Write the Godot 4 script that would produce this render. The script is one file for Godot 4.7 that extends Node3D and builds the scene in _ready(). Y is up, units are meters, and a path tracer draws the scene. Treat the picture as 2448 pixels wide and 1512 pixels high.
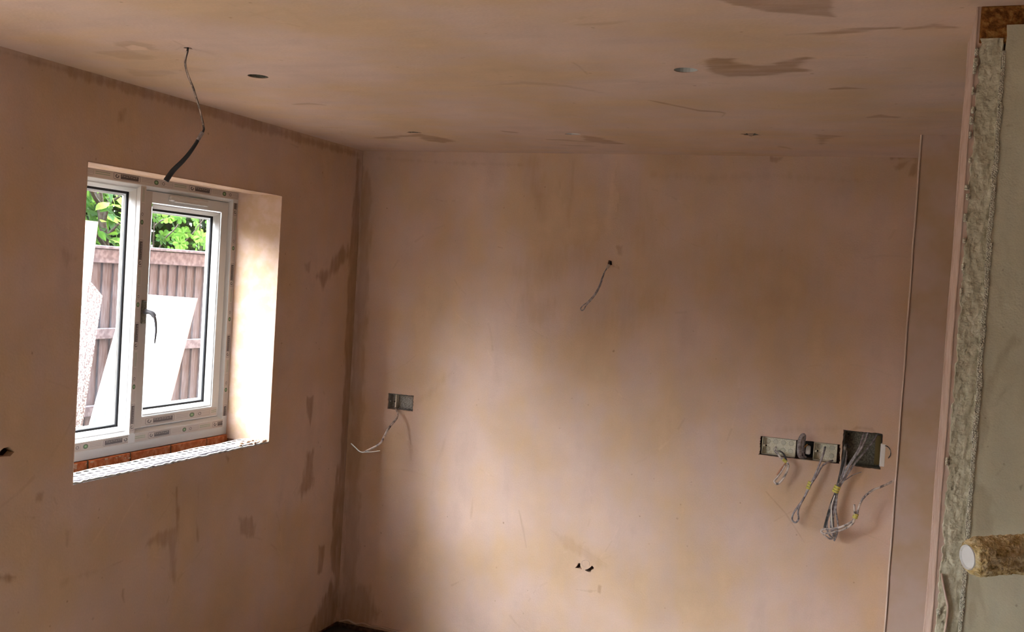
extends Node3D
# A freshly plastered room: window in the side wall, chased-out sockets, loose cables. Metres, y up. Camera stands at x = 0, z = 0.

const XL := -2.5876      # inner face of the side wall with the window
const ZB := -4.5288      # inner face of the far wall
const CEIL := 2.4
const DOOR0 := 0.25     # open back doorway in the same wall, behind the edge of the frame
const DOOR1 := -1.80
const SKIM_DRY := Vector3(0.65, 0.475, 0.39)    # one finish on every skimmed surface
const SKIM_TAN := Vector3(0.585, 0.405, 0.268)
const EYE := Vector3(0.0, 1.7838, 0.0)
const FOCAL := 2436.4    # pixels in the 2448 x 1512 frame
const TURN := Vector3(-1.876, 20.95, 3.509)

var look := Basis()
var mats := {}
var rng := RandomNumberGenerator.new()
var taken := {}

# ---------------------------------------------------------------- small helpers
func lin(r: float, g: float, b: float) -> Color:
	return Color(r, g, b).linear_to_srgb()

func mat(r: float, g: float, b: float, rough := 0.9, metal := 0.0) -> StandardMaterial3D:
	var m := StandardMaterial3D.new()
	m.albedo_color = lin(r, g, b)
	m.roughness = rough
	m.metallic = metal
	m.metallic_specular = 0.35
	return m

func noise_tex(freq: float, stops: Array, size := 512, seed_ := 1, kind := FastNoiseLite.TYPE_SIMPLEX_SMOOTH, octaves := 4) -> NoiseTexture2D:
	var n := FastNoiseLite.new()
	n.noise_type = kind
	n.frequency = freq
	n.seed = seed_
	n.fractal_octaves = octaves
	var t := NoiseTexture2D.new()
	t.width = size
	t.height = size
	t.seamless = true
	t.noise = n
	if stops:
		var g := Gradient.new()
		g.offsets = PackedFloat32Array()
		g.colors = PackedColorArray()
		for s in stops:
			g.add_point(s[0], lin(s[1], s[2], s[3]))
		t.color_ramp = g
	return t

func grainy(stops: Array, freq: float, scale: float, rough := 0.9, bump := 0.0, seed_ := 1) -> StandardMaterial3D:
	var m := StandardMaterial3D.new()
	m.albedo_texture = noise_tex(freq, stops, 512, seed_)
	m.uv1_triplanar = true
	m.uv1_world_triplanar = true
	m.uv1_scale = Vector3.ONE * scale
	m.roughness = rough
	m.metallic_specular = 0.3
	if bump > 0.0:
		m.heightmap_enabled = true
		m.heightmap_texture = noise_tex(freq * 1.7, [], 512, seed_ + 7)
		m.heightmap_scale = bump
	return m

func pixel(x: float, y: float) -> Vector3:            # direction of a photo pixel
	return look * Vector3((x - 1224.0) / FOCAL, -(y - 756.0) / FOCAL, -1.0)

func on_x(x: float, y: float, plane: float) -> Vector3:
	var d := pixel(x, y)
	return EYE + d * ((plane - EYE.x) / d.x)

func on_y(x: float, y: float, plane: float) -> Vector3:
	var d := pixel(x, y)
	return EYE + d * ((plane - EYE.y) / d.y)

func on_z(x: float, y: float, plane: float) -> Vector3:
	var d := pixel(x, y)
	return EYE + d * ((plane - EYE.z) / d.z)

# mesh collector: flat faces, or smooth when normals are given
class Shape:
	var v := PackedVector3Array()
	var uv := PackedVector2Array()
	var n := PackedVector3Array()
	func tri(a: Vector3, b: Vector3, c: Vector3, ua := Vector2.ZERO, ub := Vector2.ZERO, uc := Vector2.ZERO) -> void:
		v.append_array([a, c, b])                      # given counter-clockwise from outside, stored clockwise
		uv.append_array([ua, uc, ub])
	func quad(a: Vector3, b: Vector3, c: Vector3, d: Vector3, ua := Vector2.ZERO, ub := Vector2.ZERO, uc := Vector2.ZERO, ud := Vector2.ZERO) -> void:
		tri(a, b, c, ua, ub, uc)
		tri(a, c, d, ua, uc, ud)
	func box(lo: Vector3, hi: Vector3) -> void:
		var p: Array[Vector3] = []
		for i in 8:
			p.append(Vector3(hi.x if i & 1 else lo.x, hi.y if i & 2 else lo.y, hi.z if i & 4 else lo.z))
		for f in [[0, 2, 3, 1], [4, 5, 7, 6], [0, 4, 6, 2], [1, 3, 7, 5], [0, 1, 5, 4], [2, 6, 7, 3]]:
			quad(p[f[0]], p[f[1]], p[f[2]], p[f[3]], Vector2(0, 0), Vector2(1, 0), Vector2(1, 1), Vector2(0, 1))
	func chamfered(lo: Vector3, hi: Vector3, c: float) -> void:
		# box with its twelve edges cut
		var m := (lo + hi) / 2.0
		var h := (hi - lo) / 2.0
		var ax := [Vector3.RIGHT, Vector3.UP, Vector3.BACK]
		var at := func(s: Vector3, k: int) -> Vector3:  # corner s, on the face across axis k
			var q := Vector3(s.x * (h.x - c), s.y * (h.y - c), s.z * (h.z - c))
			q[k] = s[k] * h[k]
			return m + q
		for k in 3:
			var i := (k + 1) % 3
			var j := (k + 2) % 3
			for s in [-1.0, 1.0]:
				var c4: Array[Vector3] = []
				for t in [[-1.0, -1.0], [1.0, -1.0], [1.0, 1.0], [-1.0, 1.0]]:
					var q := Vector3.ZERO
					q[k] = s
					q[i] = t[0]
					q[j] = t[1]
					c4.append(at.call(q, k))
				if s > 0.0:
					quad(c4[0], c4[1], c4[2], c4[3])
				else:
					quad(c4[3], c4[2], c4[1], c4[0])
			for a in [-1.0, 1.0]:
				for b in [-1.0, 1.0]:
					var e: Array[Vector3] = []
					for t in [-1.0, 1.0]:
						var q := Vector3.ZERO
						q[i] = a
						q[j] = b
						q[k] = t
						e.append(at.call(q, i))
						e.append(at.call(q, j))
					if a * b > 0.0:
						quad(e[0], e[1], e[3], e[2])
					else:
						quad(e[1], e[0], e[2], e[3])
		for sx in [-1.0, 1.0]:
			for sy in [-1.0, 1.0]:
				for sz in [-1.0, 1.0]:
					var s := Vector3(sx, sy, sz)
					if sx * sy * sz > 0.0:
						tri(at.call(s, 0), at.call(s, 1), at.call(s, 2))
					else:
						tri(at.call(s, 0), at.call(s, 2), at.call(s, 1))
	func mesh() -> ArrayMesh:
		var a := []
		a.resize(Mesh.ARRAY_MAX)
		a[Mesh.ARRAY_VERTEX] = v
		a[Mesh.ARRAY_TEX_UV] = uv
		if n.size() == v.size():
			a[Mesh.ARRAY_NORMAL] = n
		else:
			var f := PackedVector3Array()
			for i in range(0, v.size(), 3):
				var q := (v[i + 2] - v[i]).cross(v[i + 1] - v[i]).normalized()
				f.append_array([q, q, q])
			a[Mesh.ARRAY_NORMAL] = f
		var m := ArrayMesh.new()
		m.add_surface_from_arrays(Mesh.PRIMITIVE_TRIANGLES, a)
		return m

func put(called: String, s: Shape, m: Material, parent: Node = self) -> MeshInstance3D:
	return put_mesh(called, s.mesh(), m, parent)

func put_mesh(called: String, me: Mesh, m: Material, parent: Node = self) -> MeshInstance3D:
	var o := MeshInstance3D.new()
	o.name = numbered(called) if parent == self else called
	o.mesh = me
	o.material_override = m
	parent.add_child(o, true)
	return o

func numbered(called: String) -> String:
	taken[called] = taken.get(called, -1) + 1
	return called if taken[called] == 0 else "%s_%03d" % [called, taken[called]]

func thing(called: String, label: String, category: String, group := "") -> Node3D:
	var o := Node3D.new()
	o.name = numbered(called)
	add_child(o, true)
	return tag(o, label, category, group)

func tag(o: Node3D, label: String, category: String, group := "") -> Node3D:
	o.set_meta("label", label)
	o.set_meta("category", category)
	if group:
		o.set_meta("group", group)
	return o

func structure(called: String, label: String, category: String) -> Node3D:
	var o := thing(called, label, category)
	o.set_meta("kind", "structure")
	return o

# a flat rectangle with cut-outs; place(u, v) gives the point; holes: {c, h (half cell), pts, depth, floor}
func panel(s: Shape, u0: float, u1: float, v0: float, v1: float, holes: Array, place: Callable, tex: Rect2, flip := false) -> void:
	var us := [u0, u1]
	var vs := [v0, v1]
	for k in holes:
		us.append_array([k.c.x - k.h.x, k.c.x + k.h.x])
		vs.append_array([k.c.y - k.h.y, k.c.y + k.h.y])
	us.sort()
	vs.sort()
	var tc := func(p: Vector2) -> Vector2: return Vector2((p.x - tex.position.x) / tex.size.x, (p.y - tex.position.y) / tex.size.y)
	var poly := func(ps: Array) -> void:
		for i in range(1, ps.size() - 1):
			var t := [ps[0], ps[i], ps[i + 1]]
			if flip:
				t.reverse()
			s.tri(place.call(t[0].x, t[0].y, 0.0), place.call(t[1].x, t[1].y, 0.0), place.call(t[2].x, t[2].y, 0.0), tc.call(t[0]), tc.call(t[1]), tc.call(t[2]))
	for i in us.size() - 1:
		for j in vs.size() - 1:
			if us[i + 1] - us[i] < 1e-6 or vs[j + 1] - vs[j] < 1e-6:
				continue
			var m := Vector2((us[i] + us[i + 1]) / 2.0, (vs[j] + vs[j + 1]) / 2.0)
			var free := true
			for k in holes:
				if absf(m.x - k.c.x) < k.h.x and absf(m.y - k.c.y) < k.h.y:
					free = false
			if free:
				poly.call([Vector2(us[i], vs[j]), Vector2(us[i + 1], vs[j]), Vector2(us[i + 1], vs[j + 1]), Vector2(us[i], vs[j + 1])])
	for k in holes:
		var pts: Array = k.pts
		var outer := []
		for p in pts:
			var f := minf(k.h.x / maxf(absf(p.x), 1e-9), k.h.y / maxf(absf(p.y), 1e-9))
			outer.append(p * f)
		for i in pts.size():
			var j: int = (i + 1) % pts.size()
			var a: Vector2 = outer[i]
			var b: Vector2 = outer[j]
			var ring := [k.c + pts[i], k.c + a]
			if absf(absf(a.x) - k.h.x) < 1e-6 and absf(absf(b.y) - k.h.y) < 1e-6 and absf(absf(b.x) - k.h.x) > 1e-6:
				ring.append(k.c + Vector2(signf(a.x) * k.h.x, signf(b.y) * k.h.y))
			elif absf(absf(a.y) - k.h.y) < 1e-6 and absf(absf(b.x) - k.h.x) < 1e-6 and absf(absf(b.y) - k.h.y) > 1e-6:
				ring.append(k.c + Vector2(signf(b.x) * k.h.x, signf(a.y) * k.h.y))
			ring.append(k.c + b)
			ring.append(k.c + pts[j])
			poly.call(ring)
			var d: float = k.get("depth", 0.0)
			if d > 0.0:                                  # the cut edge
				var p: Vector2 = k.c + pts[i]
				var q: Vector2 = k.c + pts[j]
				if flip:
					var t := p
					p = q
					q = t
				s.quad(place.call(p.x, p.y, 0.0), place.call(q.x, q.y, 0.0), place.call(q.x, q.y, d), place.call(p.x, p.y, d), tc.call(p), tc.call(q), tc.call(q), tc.call(p))

func round_pts(r: float, n := 20, wobble := 0.0, squash := 1.0) -> Array:
	var out := []
	for i in n:
		var a := TAU * i / n
		out.append(Vector2(cos(a), sin(a) * squash) * r * (1.0 + wobble * rng.randf_range(-1.0, 1.0)))
	return out

func rect_pts(hx: float, hy: float, rough := 0.0, n := 6) -> Array:
	var out := []
	var c := [Vector2(hx, -hy), Vector2(hx, hy), Vector2(-hx, hy), Vector2(-hx, -hy)]
	for i in 4:
		for t in n:
			var p: Vector2 = c[i].lerp(c[(i + 1) % 4], float(t) / n)
			out.append(p * (1.0 + rough * rng.randf_range(0.0, 1.0)))
	return out

# a cable: elliptical section swept along points
func sweep(s: Shape, raw: Array, ra: float, rb := -1.0, sides := 8, ends := true, step := 0.006, grow := 1.0) -> void:
	if rb < 0.0:
		rb = ra
	var c := Curve3D.new()
	c.bake_interval = step
	for i in raw.size():
		var p: Vector3 = raw[i]
		var a: Vector3 = raw[maxi(i - 1, 0)]
		var b: Vector3 = raw[mini(i + 1, raw.size() - 1)]
		var t := (b - a) / 6.0
		c.add_point(p, -t, t)
	var pts := c.get_baked_points()
	var prev := Vector3.ZERO
	var ring0 := []
	var nor0 := []
	var side := Vector3(0.31, 0.2, 0.93)
	for i in pts.size():
		var dir := (pts[mini(i + 1, pts.size() - 1)] - pts[maxi(i - 1, 0)]).normalized()
		side = (side - dir * side.dot(dir)).normalized()
		var up := dir.cross(side)
		var ring := []
		var nor := []
		var f := lerpf(1.0, grow, float(i) / (pts.size() - 1))
		for k in sides:
			var a := TAU * k / sides
			ring.append(pts[i] + (side * cos(a) * ra + up * sin(a) * rb) * f)
			nor.append((side * cos(a) * rb + up * sin(a) * ra).normalized())
		if i > 0:
			for k in sides:
				var q: int = (k + 1) % sides
				var va := float(i - 1) / pts.size()
				for t in [[ring0[k], ring0[q], ring[q], nor0[k], nor0[q], nor[q]], [ring0[k], ring[q], ring[k], nor0[k], nor[q], nor[k]]]:
					s.v.append_array([t[0], t[2], t[1]])
					s.n.append_array([t[3], t[5], t[4]])
					s.uv.append_array([Vector2(float(k) / sides, va), Vector2(float(q) / sides, va), Vector2(float(k) / sides, va)])
		if ends and (i == 0 or i == pts.size() - 1):
			for k in sides:
				var q: int = (k + 1) % sides
				var nn := -dir if i == 0 else dir
				if i == 0:
					s.v.append_array([pts[i], ring[k], ring[q]])
				else:
					s.v.append_array([pts[i], ring[q], ring[k]])
				s.n.append_array([nn, nn, nn])
				s.uv.append_array([Vector2.ZERO, Vector2.ZERO, Vector2.ZERO])
		ring0 = ring
		nor0 = nor
		prev = dir

# four-sided frame in the window plane; profile = [[inset, x], ...]; returns one Shape per member (head, far jamb, bottom, near jamb)
func ring_frame(y0: float, y1: float, z0: float, z1: float, profile: Array) -> Array:
	var out := []
	for side in 4:
		var s := Shape.new()
		for i in profile.size() - 1:
			var p: Array = profile[i]
			var q: Array = profile[i + 1]
			var e := []
			for k in [p, q]:
				var a := Vector2(z1 + k[0], y1 - k[0])   # z1 is the far (more negative) edge
				var b := Vector2(z0 - k[0], y1 - k[0])
				var c := Vector2(z0 - k[0], y0 + k[0])
				var d := Vector2(z1 + k[0], y0 + k[0])
				var cc := [b, a, d, c]
				e.append(Vector3(k[1], cc[side].y, cc[side].x))
				e.append(Vector3(k[1], cc[(side + 1) % 4].y, cc[(side + 1) % 4].x))
			s.quad(e[0], e[1], e[3], e[2], Vector2(0, 0), Vector2(1, 0), Vector2(1, 1), Vector2(0, 1))
		out.append(s)
	return out

# ---------------------------------------------------------------- plaster: colour and relief pictures for one surface
func stroke(pts: Array, w: float) -> Array:            # photo-pixel polyline -> outline
	var l := []
	var r := []
	for i in pts.size():
		var p := Vector2(pts[i][0], pts[i][1])
		var a := Vector2(pts[maxi(i - 1, 0)][0], pts[maxi(i - 1, 0)][1])
		var b := Vector2(pts[mini(i + 1, pts.size() - 1)][0], pts[mini(i + 1, pts.size() - 1)][1])
		var n := (b - a).normalized().orthogonal() * w * (0.5 if i > 0 and i < pts.size() - 1 else 0.15)
		l.append([p.x + n.x, p.y + n.y])
		r.push_front([p.x - n.x, p.y - n.y])
	return l + r

func fill(buf: PackedFloat32Array, w: int, h: int, poly: PackedVector2Array, soft: float, strength: float, wob: PackedByteArray, wob_amp: float) -> void:
	var lo := poly[0]
	var hi := poly[0]
	for p in poly:
		lo = lo.min(p)
		hi = hi.max(p)
	var pad := soft + wob_amp
	var n := poly.size()
	for y in range(maxi(0, int(lo.y - pad)), mini(h - 1, int(hi.y + pad) + 1)):
		for x in range(maxi(0, int(lo.x - pad)), mini(w - 1, int(hi.x + pad) + 1)):
			var inside := false
			var best := 1e12
			var j := n - 1
			for i in n:
				var a := poly[i]
				var b := poly[j]
				if (a.y > y) != (b.y > y) and x < (b.x - a.x) * (y - a.y) / (b.y - a.y) + a.x:
					inside = not inside
				var ex := b.x - a.x
				var ey := b.y - a.y
				var px := x - a.x
				var py := y - a.y
				var t := clampf((px * ex + py * ey) / (ex * ex + ey * ey + 1e-9), 0.0, 1.0)
				px -= ex * t
				py -= ey * t
				best = minf(best, px * px + py * py)
				j = i
			var k := y * w + x
			var d := sqrt(best) * (1.0 if inside else -1.0) + (wob[k] / 255.0 - 0.5) * 2.0 * wob_amp
			var f := clampf((d + soft * 0.5) / soft, 0.0, 1.0)
			if f > 0.0:
				var m := f * f * (3.0 - 2.0 * f) * strength
				if strength > 0.0:
					buf[k] = maxf(buf[k], m)
				else:
					buf[k] = minf(buf[k], m)

func noise_bytes(w: int, h: int, freq: float, seed_: int, octaves := 4, sx := 1, sy := 1) -> PackedByteArray:
	var n := FastNoiseLite.new()
	n.noise_type = FastNoiseLite.TYPE_SIMPLEX_SMOOTH
	n.seed = seed_
	n.frequency = freq
	n.fractal_octaves = octaves
	var im := n.get_image(maxi(8, w / sx), maxi(8, h / sy), false, false, true)
	im.convert(Image.FORMAT_L8)
	if sx > 1 or sy > 1:
		im.resize(w, h, Image.INTERPOLATE_CUBIC)
	return im.get_data()

# where(px, py) -> texel; stains: [outline in photo pixels, softness in texels, strength (+ damp, - chalky)]
func plaster(w: int, h: int, seed_: int, along_x: bool, where: Callable, stains: Array, dry: Vector3, tan_: Vector3) -> StandardMaterial3D:
	var broad := noise_bytes(w, h, 0.0035, seed_, 4)
	var mid := noise_bytes(w, h, 0.014, seed_ + 1, 4)
	var streak := noise_bytes(w, h, 0.03, seed_ + 2, 4, 10 if along_x else 2, 2 if along_x else 10)
	var fine := noise_bytes(w, h, 0.22, seed_ + 3, 2)
	var feather := noise_bytes(w, h, 0.06, seed_ + 4, 3, 5 if along_x else 1, 1 if along_x else 5)
	var wob := PackedByteArray()
	wob.resize(w * h)
	for k in w * h:
		wob[k] = (mid[k] + feather[k]) >> 1
	var buf := PackedFloat32Array()
	buf.resize(w * h)
	var r := RandomNumberGenerator.new()
	r.seed = seed_
	for k in 46:                                       # trowel sweeps
		var c := Vector2(r.randf_range(0, w), r.randf_range(0, h))
		var rad := r.randf_range(90, 330)
		var a0 := r.randf_range(0, TAU)
		var span := r.randf_range(0.3, 0.9)
		var o := PackedVector2Array()
		var wd := r.randf_range(0.8, 2.6)
		for i in 7:
			o.append(c + Vector2.from_angle(a0 + span * i / 6.0) * (rad + wd))
		for i in 7:
			o.append(c + Vector2.from_angle(a0 + span * (6 - i) / 6.0) * (rad - wd))
		# only the thin band is walked: split into short pieces
		for i in 6:
			fill(buf, w, h, PackedVector2Array([o[i], o[i + 1], o[12 - i], o[13 - i]]), 3.0, r.randf_range(-0.10, 0.16), mid, 1.0)
	for s in stains:
		var o := PackedVector2Array()
		for p in s[0]:
			o.append(where.call(float(p[0]), float(p[1])))
		fill(buf, w, h, o, s[1] * 1.3, s[2], wob, s[3] if s.size() > 3 else s[1] * 1.1)
	for k in 90:                                       # grit and pin holes
		var c := Vector2(r.randf_range(4, w - 4), r.randf_range(4, h - 4))
		var o := PackedVector2Array()
		var e := r.randf_range(0.8, 2.6)
		for i in 5:
			o.append(c + Vector2.from_angle(TAU * i / 5.0) * e * r.randf_range(0.5, 1.3))
		fill(buf, w, h, o, 1.5, r.randf_range(0.25, 0.6), mid, 0.4)
	var data := PackedByteArray()
	data.resize(w * h * 3)
	var rel := PackedByteArray()
	rel.resize(w * h)
	var gamma := PackedByteArray()                      # linear 0..1 -> sRGB byte
	gamma.resize(1025)
	for i in 1025:
		gamma[i] = int(255.0 * Color(i / 1024.0, 0, 0).linear_to_srgb().r + 0.5)
	var at := 0
	for k in w * h:
		var b: float = broad[k] / 255.0
		var m: float = mid[k] / 255.0
		var sk: float = streak[k] / 255.0
		var fi: float = fine[k] / 255.0
		var t: float = clampf((b - 0.5) * 1.6 + (sk - 0.5) * 0.9 + (m - 0.5) * 0.5 + 0.5, 0.0, 1.0)
		var lum: float = 1.0 + (fi - 0.5) * 0.06 + (sk - 0.5) * 0.16 + (m - 0.5) * 0.10
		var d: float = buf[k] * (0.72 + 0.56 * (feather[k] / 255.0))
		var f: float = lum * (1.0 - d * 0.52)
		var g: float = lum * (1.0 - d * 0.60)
		var bl: float = lum * (1.0 - d * 0.70)
		data[at] = gamma[int(clampf((dry.x + (tan_.x - dry.x) * t) * f, 0.0, 1.0) * 1024.0)]
		data[at + 1] = gamma[int(clampf((dry.y + (tan_.y - dry.y) * t) * g, 0.0, 1.0) * 1024.0)]
		data[at + 2] = gamma[int(clampf((dry.z + (tan_.z - dry.z) * t) * bl, 0.0, 1.0) * 1024.0)]
		rel[k] = int(clampf(128.0 + (sk - 0.5) * 60.0 + (m - 0.5) * 80.0 + (fi - 0.5) * 22.0 - d * 26.0, 0.0, 255.0))
		at += 3
	var out := StandardMaterial3D.new()
	out.albedo_texture = ImageTexture.create_from_image(Image.create_from_data(w, h, false, Image.FORMAT_RGB8, data))
	out.heightmap_enabled = true
	out.heightmap_texture = ImageTexture.create_from_image(Image.create_from_data(w, h, false, Image.FORMAT_L8, rel))
	out.heightmap_scale = 0.5
	out.roughness = 0.82
	out.metallic_specular = 0.3
	return out

# ---------------------------------------------------------------- the scene
func _ready() -> void:
	rng.seed = 11
	var cam := Camera3D.new()
	cam.name = "camera"
	cam.position = EYE
	cam.rotation_degrees = TURN
	cam.fov = rad_to_deg(2.0 * atan(756.0 / FOCAL))
	cam.near = 0.05
	cam.far = 400.0
	add_child(cam)
	look = Basis.from_euler(TURN * PI / 180.0)
	# light: overcast sky, brighter overhead than at the horizon
	var env := Environment.new()
	env.tonemap_mode = Environment.TONE_MAPPER_LINEAR
	env.tonemap_exposure = 1.0
	env.background_mode = Environment.BG_SKY
	var sky_mat := ProceduralSkyMaterial.new()
	sky_mat.sky_top_color = lin(0.89, 0.94, 1.0)
	sky_mat.sky_horizon_color = lin(0.45, 0.475, 0.50)
	sky_mat.sky_curve = 0.6
	sky_mat.ground_bottom_color = lin(0.25, 0.24, 0.22)
	sky_mat.ground_horizon_color = lin(0.4, 0.4, 0.38)
	sky_mat.use_debanding = false
	var sky := Sky.new()
	sky.sky_material = sky_mat
	env.sky = sky
	env.background_energy_multiplier = 83.0
	env.sdfgi_enabled = true
	env.ssao_enabled = true
	env.ssil_enabled = true
	var we := WorldEnvironment.new()
	we.name = "world_environment"
	we.environment = env
	add_child(we)

	materials()
	build_ceiling()
	build_left_wall()
	build_back_wall()
	build_rest_of_shell()
	build_pier()
	build_window()
	build_sill()
	build_sockets()
	build_cables()
	build_roller()
	build_yard()
	build_plants()
	for o in find_children("*", "GeometryInstance3D", true, false):
		(o as GeometryInstance3D).cast_shadow = GeometryInstance3D.SHADOW_CASTING_SETTING_DOUBLE_SIDED

func materials() -> void:
	mats.plain_plaster = grainy([[0.25, 0.50, 0.36, 0.28], [0.5, 0.60, 0.45, 0.37], [0.75, 0.64, 0.50, 0.42]], 0.006, 1.3, 0.85, 0.15, 5)
	mats.brown_plaster = grainy([[0.25, 0.585, 0.405, 0.268], [0.5, 0.62, 0.44, 0.33], [0.75, 0.65, 0.475, 0.39]], 0.008, 1.1, 0.85, 0.12, 6)
	mats.reveal_plaster = grainy([[0.3, 0.585, 0.405, 0.268], [0.55, 0.62, 0.44, 0.33], [0.8, 0.65, 0.475, 0.39]], 0.012, 2.0, 0.8, 0.12, 8)
	mats.bead_pink = grainy([[0.3, 0.56, 0.40, 0.32], [0.7, 0.64, 0.49, 0.42]], 0.02, 1.5, 0.8, 0.0, 9)
	mats.masonry = grainy([[0.3, 0.18, 0.12, 0.09], [0.7, 0.30, 0.20, 0.15]], 0.03, 2.0, 0.95, 0.0, 10)
	mats.outer_brick = grainy([[0.3, 0.30, 0.15, 0.10], [0.7, 0.42, 0.24, 0.17]], 0.03, 2.0, 0.95, 0.0, 12)
	mats.brick = grainy([[0.25, 0.42, 0.12, 0.045], [0.55, 0.55, 0.19, 0.08], [0.85, 0.62, 0.30, 0.18]], 0.02, 3.0, 0.9, 0.3, 13)
	mats.mortar = mat(0.12, 0.09, 0.06, 0.95)
	mats.grey_plaster = grainy([[0.2, 0.46, 0.43, 0.32], [0.5, 0.56, 0.53, 0.40], [0.8, 0.60, 0.57, 0.45]], 0.005, 1.6, 0.85, 0.15, 14)
	mats.rough_coat = grainy([[0.2, 0.48, 0.45, 0.33], [0.5, 0.62, 0.59, 0.45], [0.8, 0.74, 0.71, 0.57]], 0.012, 4.0, 0.95, 0.5, 15)
	mats.pale_edge = grainy([[0.2, 0.62, 0.58, 0.46], [0.6, 0.80, 0.77, 0.64]], 0.05, 6.0, 0.95, 0.5, 16)
	mats.rust = grainy([[0.25, 0.16, 0.06, 0.015], [0.5, 0.30, 0.12, 0.03], [0.75, 0.40, 0.20, 0.06]], 0.02, 5.0, 0.9, 0.3, 17)
	mats.floor = grainy([[0.2, 0.15, 0.135, 0.115], [0.7, 0.20, 0.18, 0.155]], 0.01, 1.0, 0.9, 0.0, 18)
	mats.upvc = mat(0.66, 0.67, 0.67, 0.4)
	mats.rubber = mat(0.015, 0.015, 0.018, 0.6)
	mats.glass = StandardMaterial3D.new()
	mats.glass.albedo_color = Color(0.95, 1.0, 0.98, 0.04)
	mats.glass.transparency = BaseMaterial3D.TRANSPARENCY_ALPHA
	mats.glass.roughness = 0.0
	mats.chrome = mat(0.45, 0.44, 0.42, 0.35, 0.7)
	mats.zinc = grainy([[0.2, 0.62, 0.58, 0.42], [0.5, 0.76, 0.73, 0.60], [0.8, 0.84, 0.82, 0.74]], 0.03, 9.0, 0.45, 0.0, 19)
	mats.zinc.metallic = 0.0
	mats.dull_zinc = grainy([[0.2, 0.14, 0.13, 0.11], [0.5, 0.30, 0.28, 0.25], [0.8, 0.42, 0.40, 0.36]], 0.03, 9.0, 0.55, 0.0, 20)
	mats.dull_zinc.metallic = 0.4
	mats.dark_metal = grainy([[0.2, 0.10, 0.095, 0.075], [0.7, 0.22, 0.21, 0.165]], 0.02, 9.0, 0.7, 0.0, 21)
	mats.cable_grey = grainy([[0.25, 0.15, 0.13, 0.13], [0.5, 0.34, 0.31, 0.32], [0.8, 0.56, 0.52, 0.53]], 0.02, 5.0, 0.5, 0.0, 22)
	mats.cable_pale = grainy([[0.3, 0.10, 0.09, 0.10], [0.42, 0.60, 0.52, 0.46], [0.8, 0.78, 0.70, 0.64]], 0.012, 5.0, 0.7, 0.0, 23)
	mats.cable_dark = grainy([[0.3, 0.03, 0.03, 0.03], [0.6, 0.08, 0.08, 0.085], [0.75, 0.35, 0.31, 0.28]], 0.012, 4.0, 0.5, 0.0, 24)
	mats.sleeve = mat(0.035, 0.038, 0.042, 0.45)
	mats.yellow_tape = mat(0.62, 0.57, 0.13, 0.5)
	mats.white = mat(0.78, 0.77, 0.74, 0.6)
	mats.faded_white = mat(0.66, 0.66, 0.66, 0.7)
	mats.bead_white = mat(0.55, 0.54, 0.52, 0.7)
	mats.handle_grey = mat(0.10, 0.10, 0.11, 0.45, 0.3)
	mats.packing = mat(0.05, 0.042, 0.045, 0.9)
	mats.knockout = mat(0.58, 0.56, 0.46, 0.5)
	mats.board_grey = mat(0.72, 0.74, 0.72, 0.9)
	mats.pale_bead = mat(0.78, 0.62, 0.52, 0.8)
	mats.black = mat(0.01, 0.01, 0.01, 0.8)
	mats.copper = mat(0.55, 0.30, 0.18, 0.5, 0.3)

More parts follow.
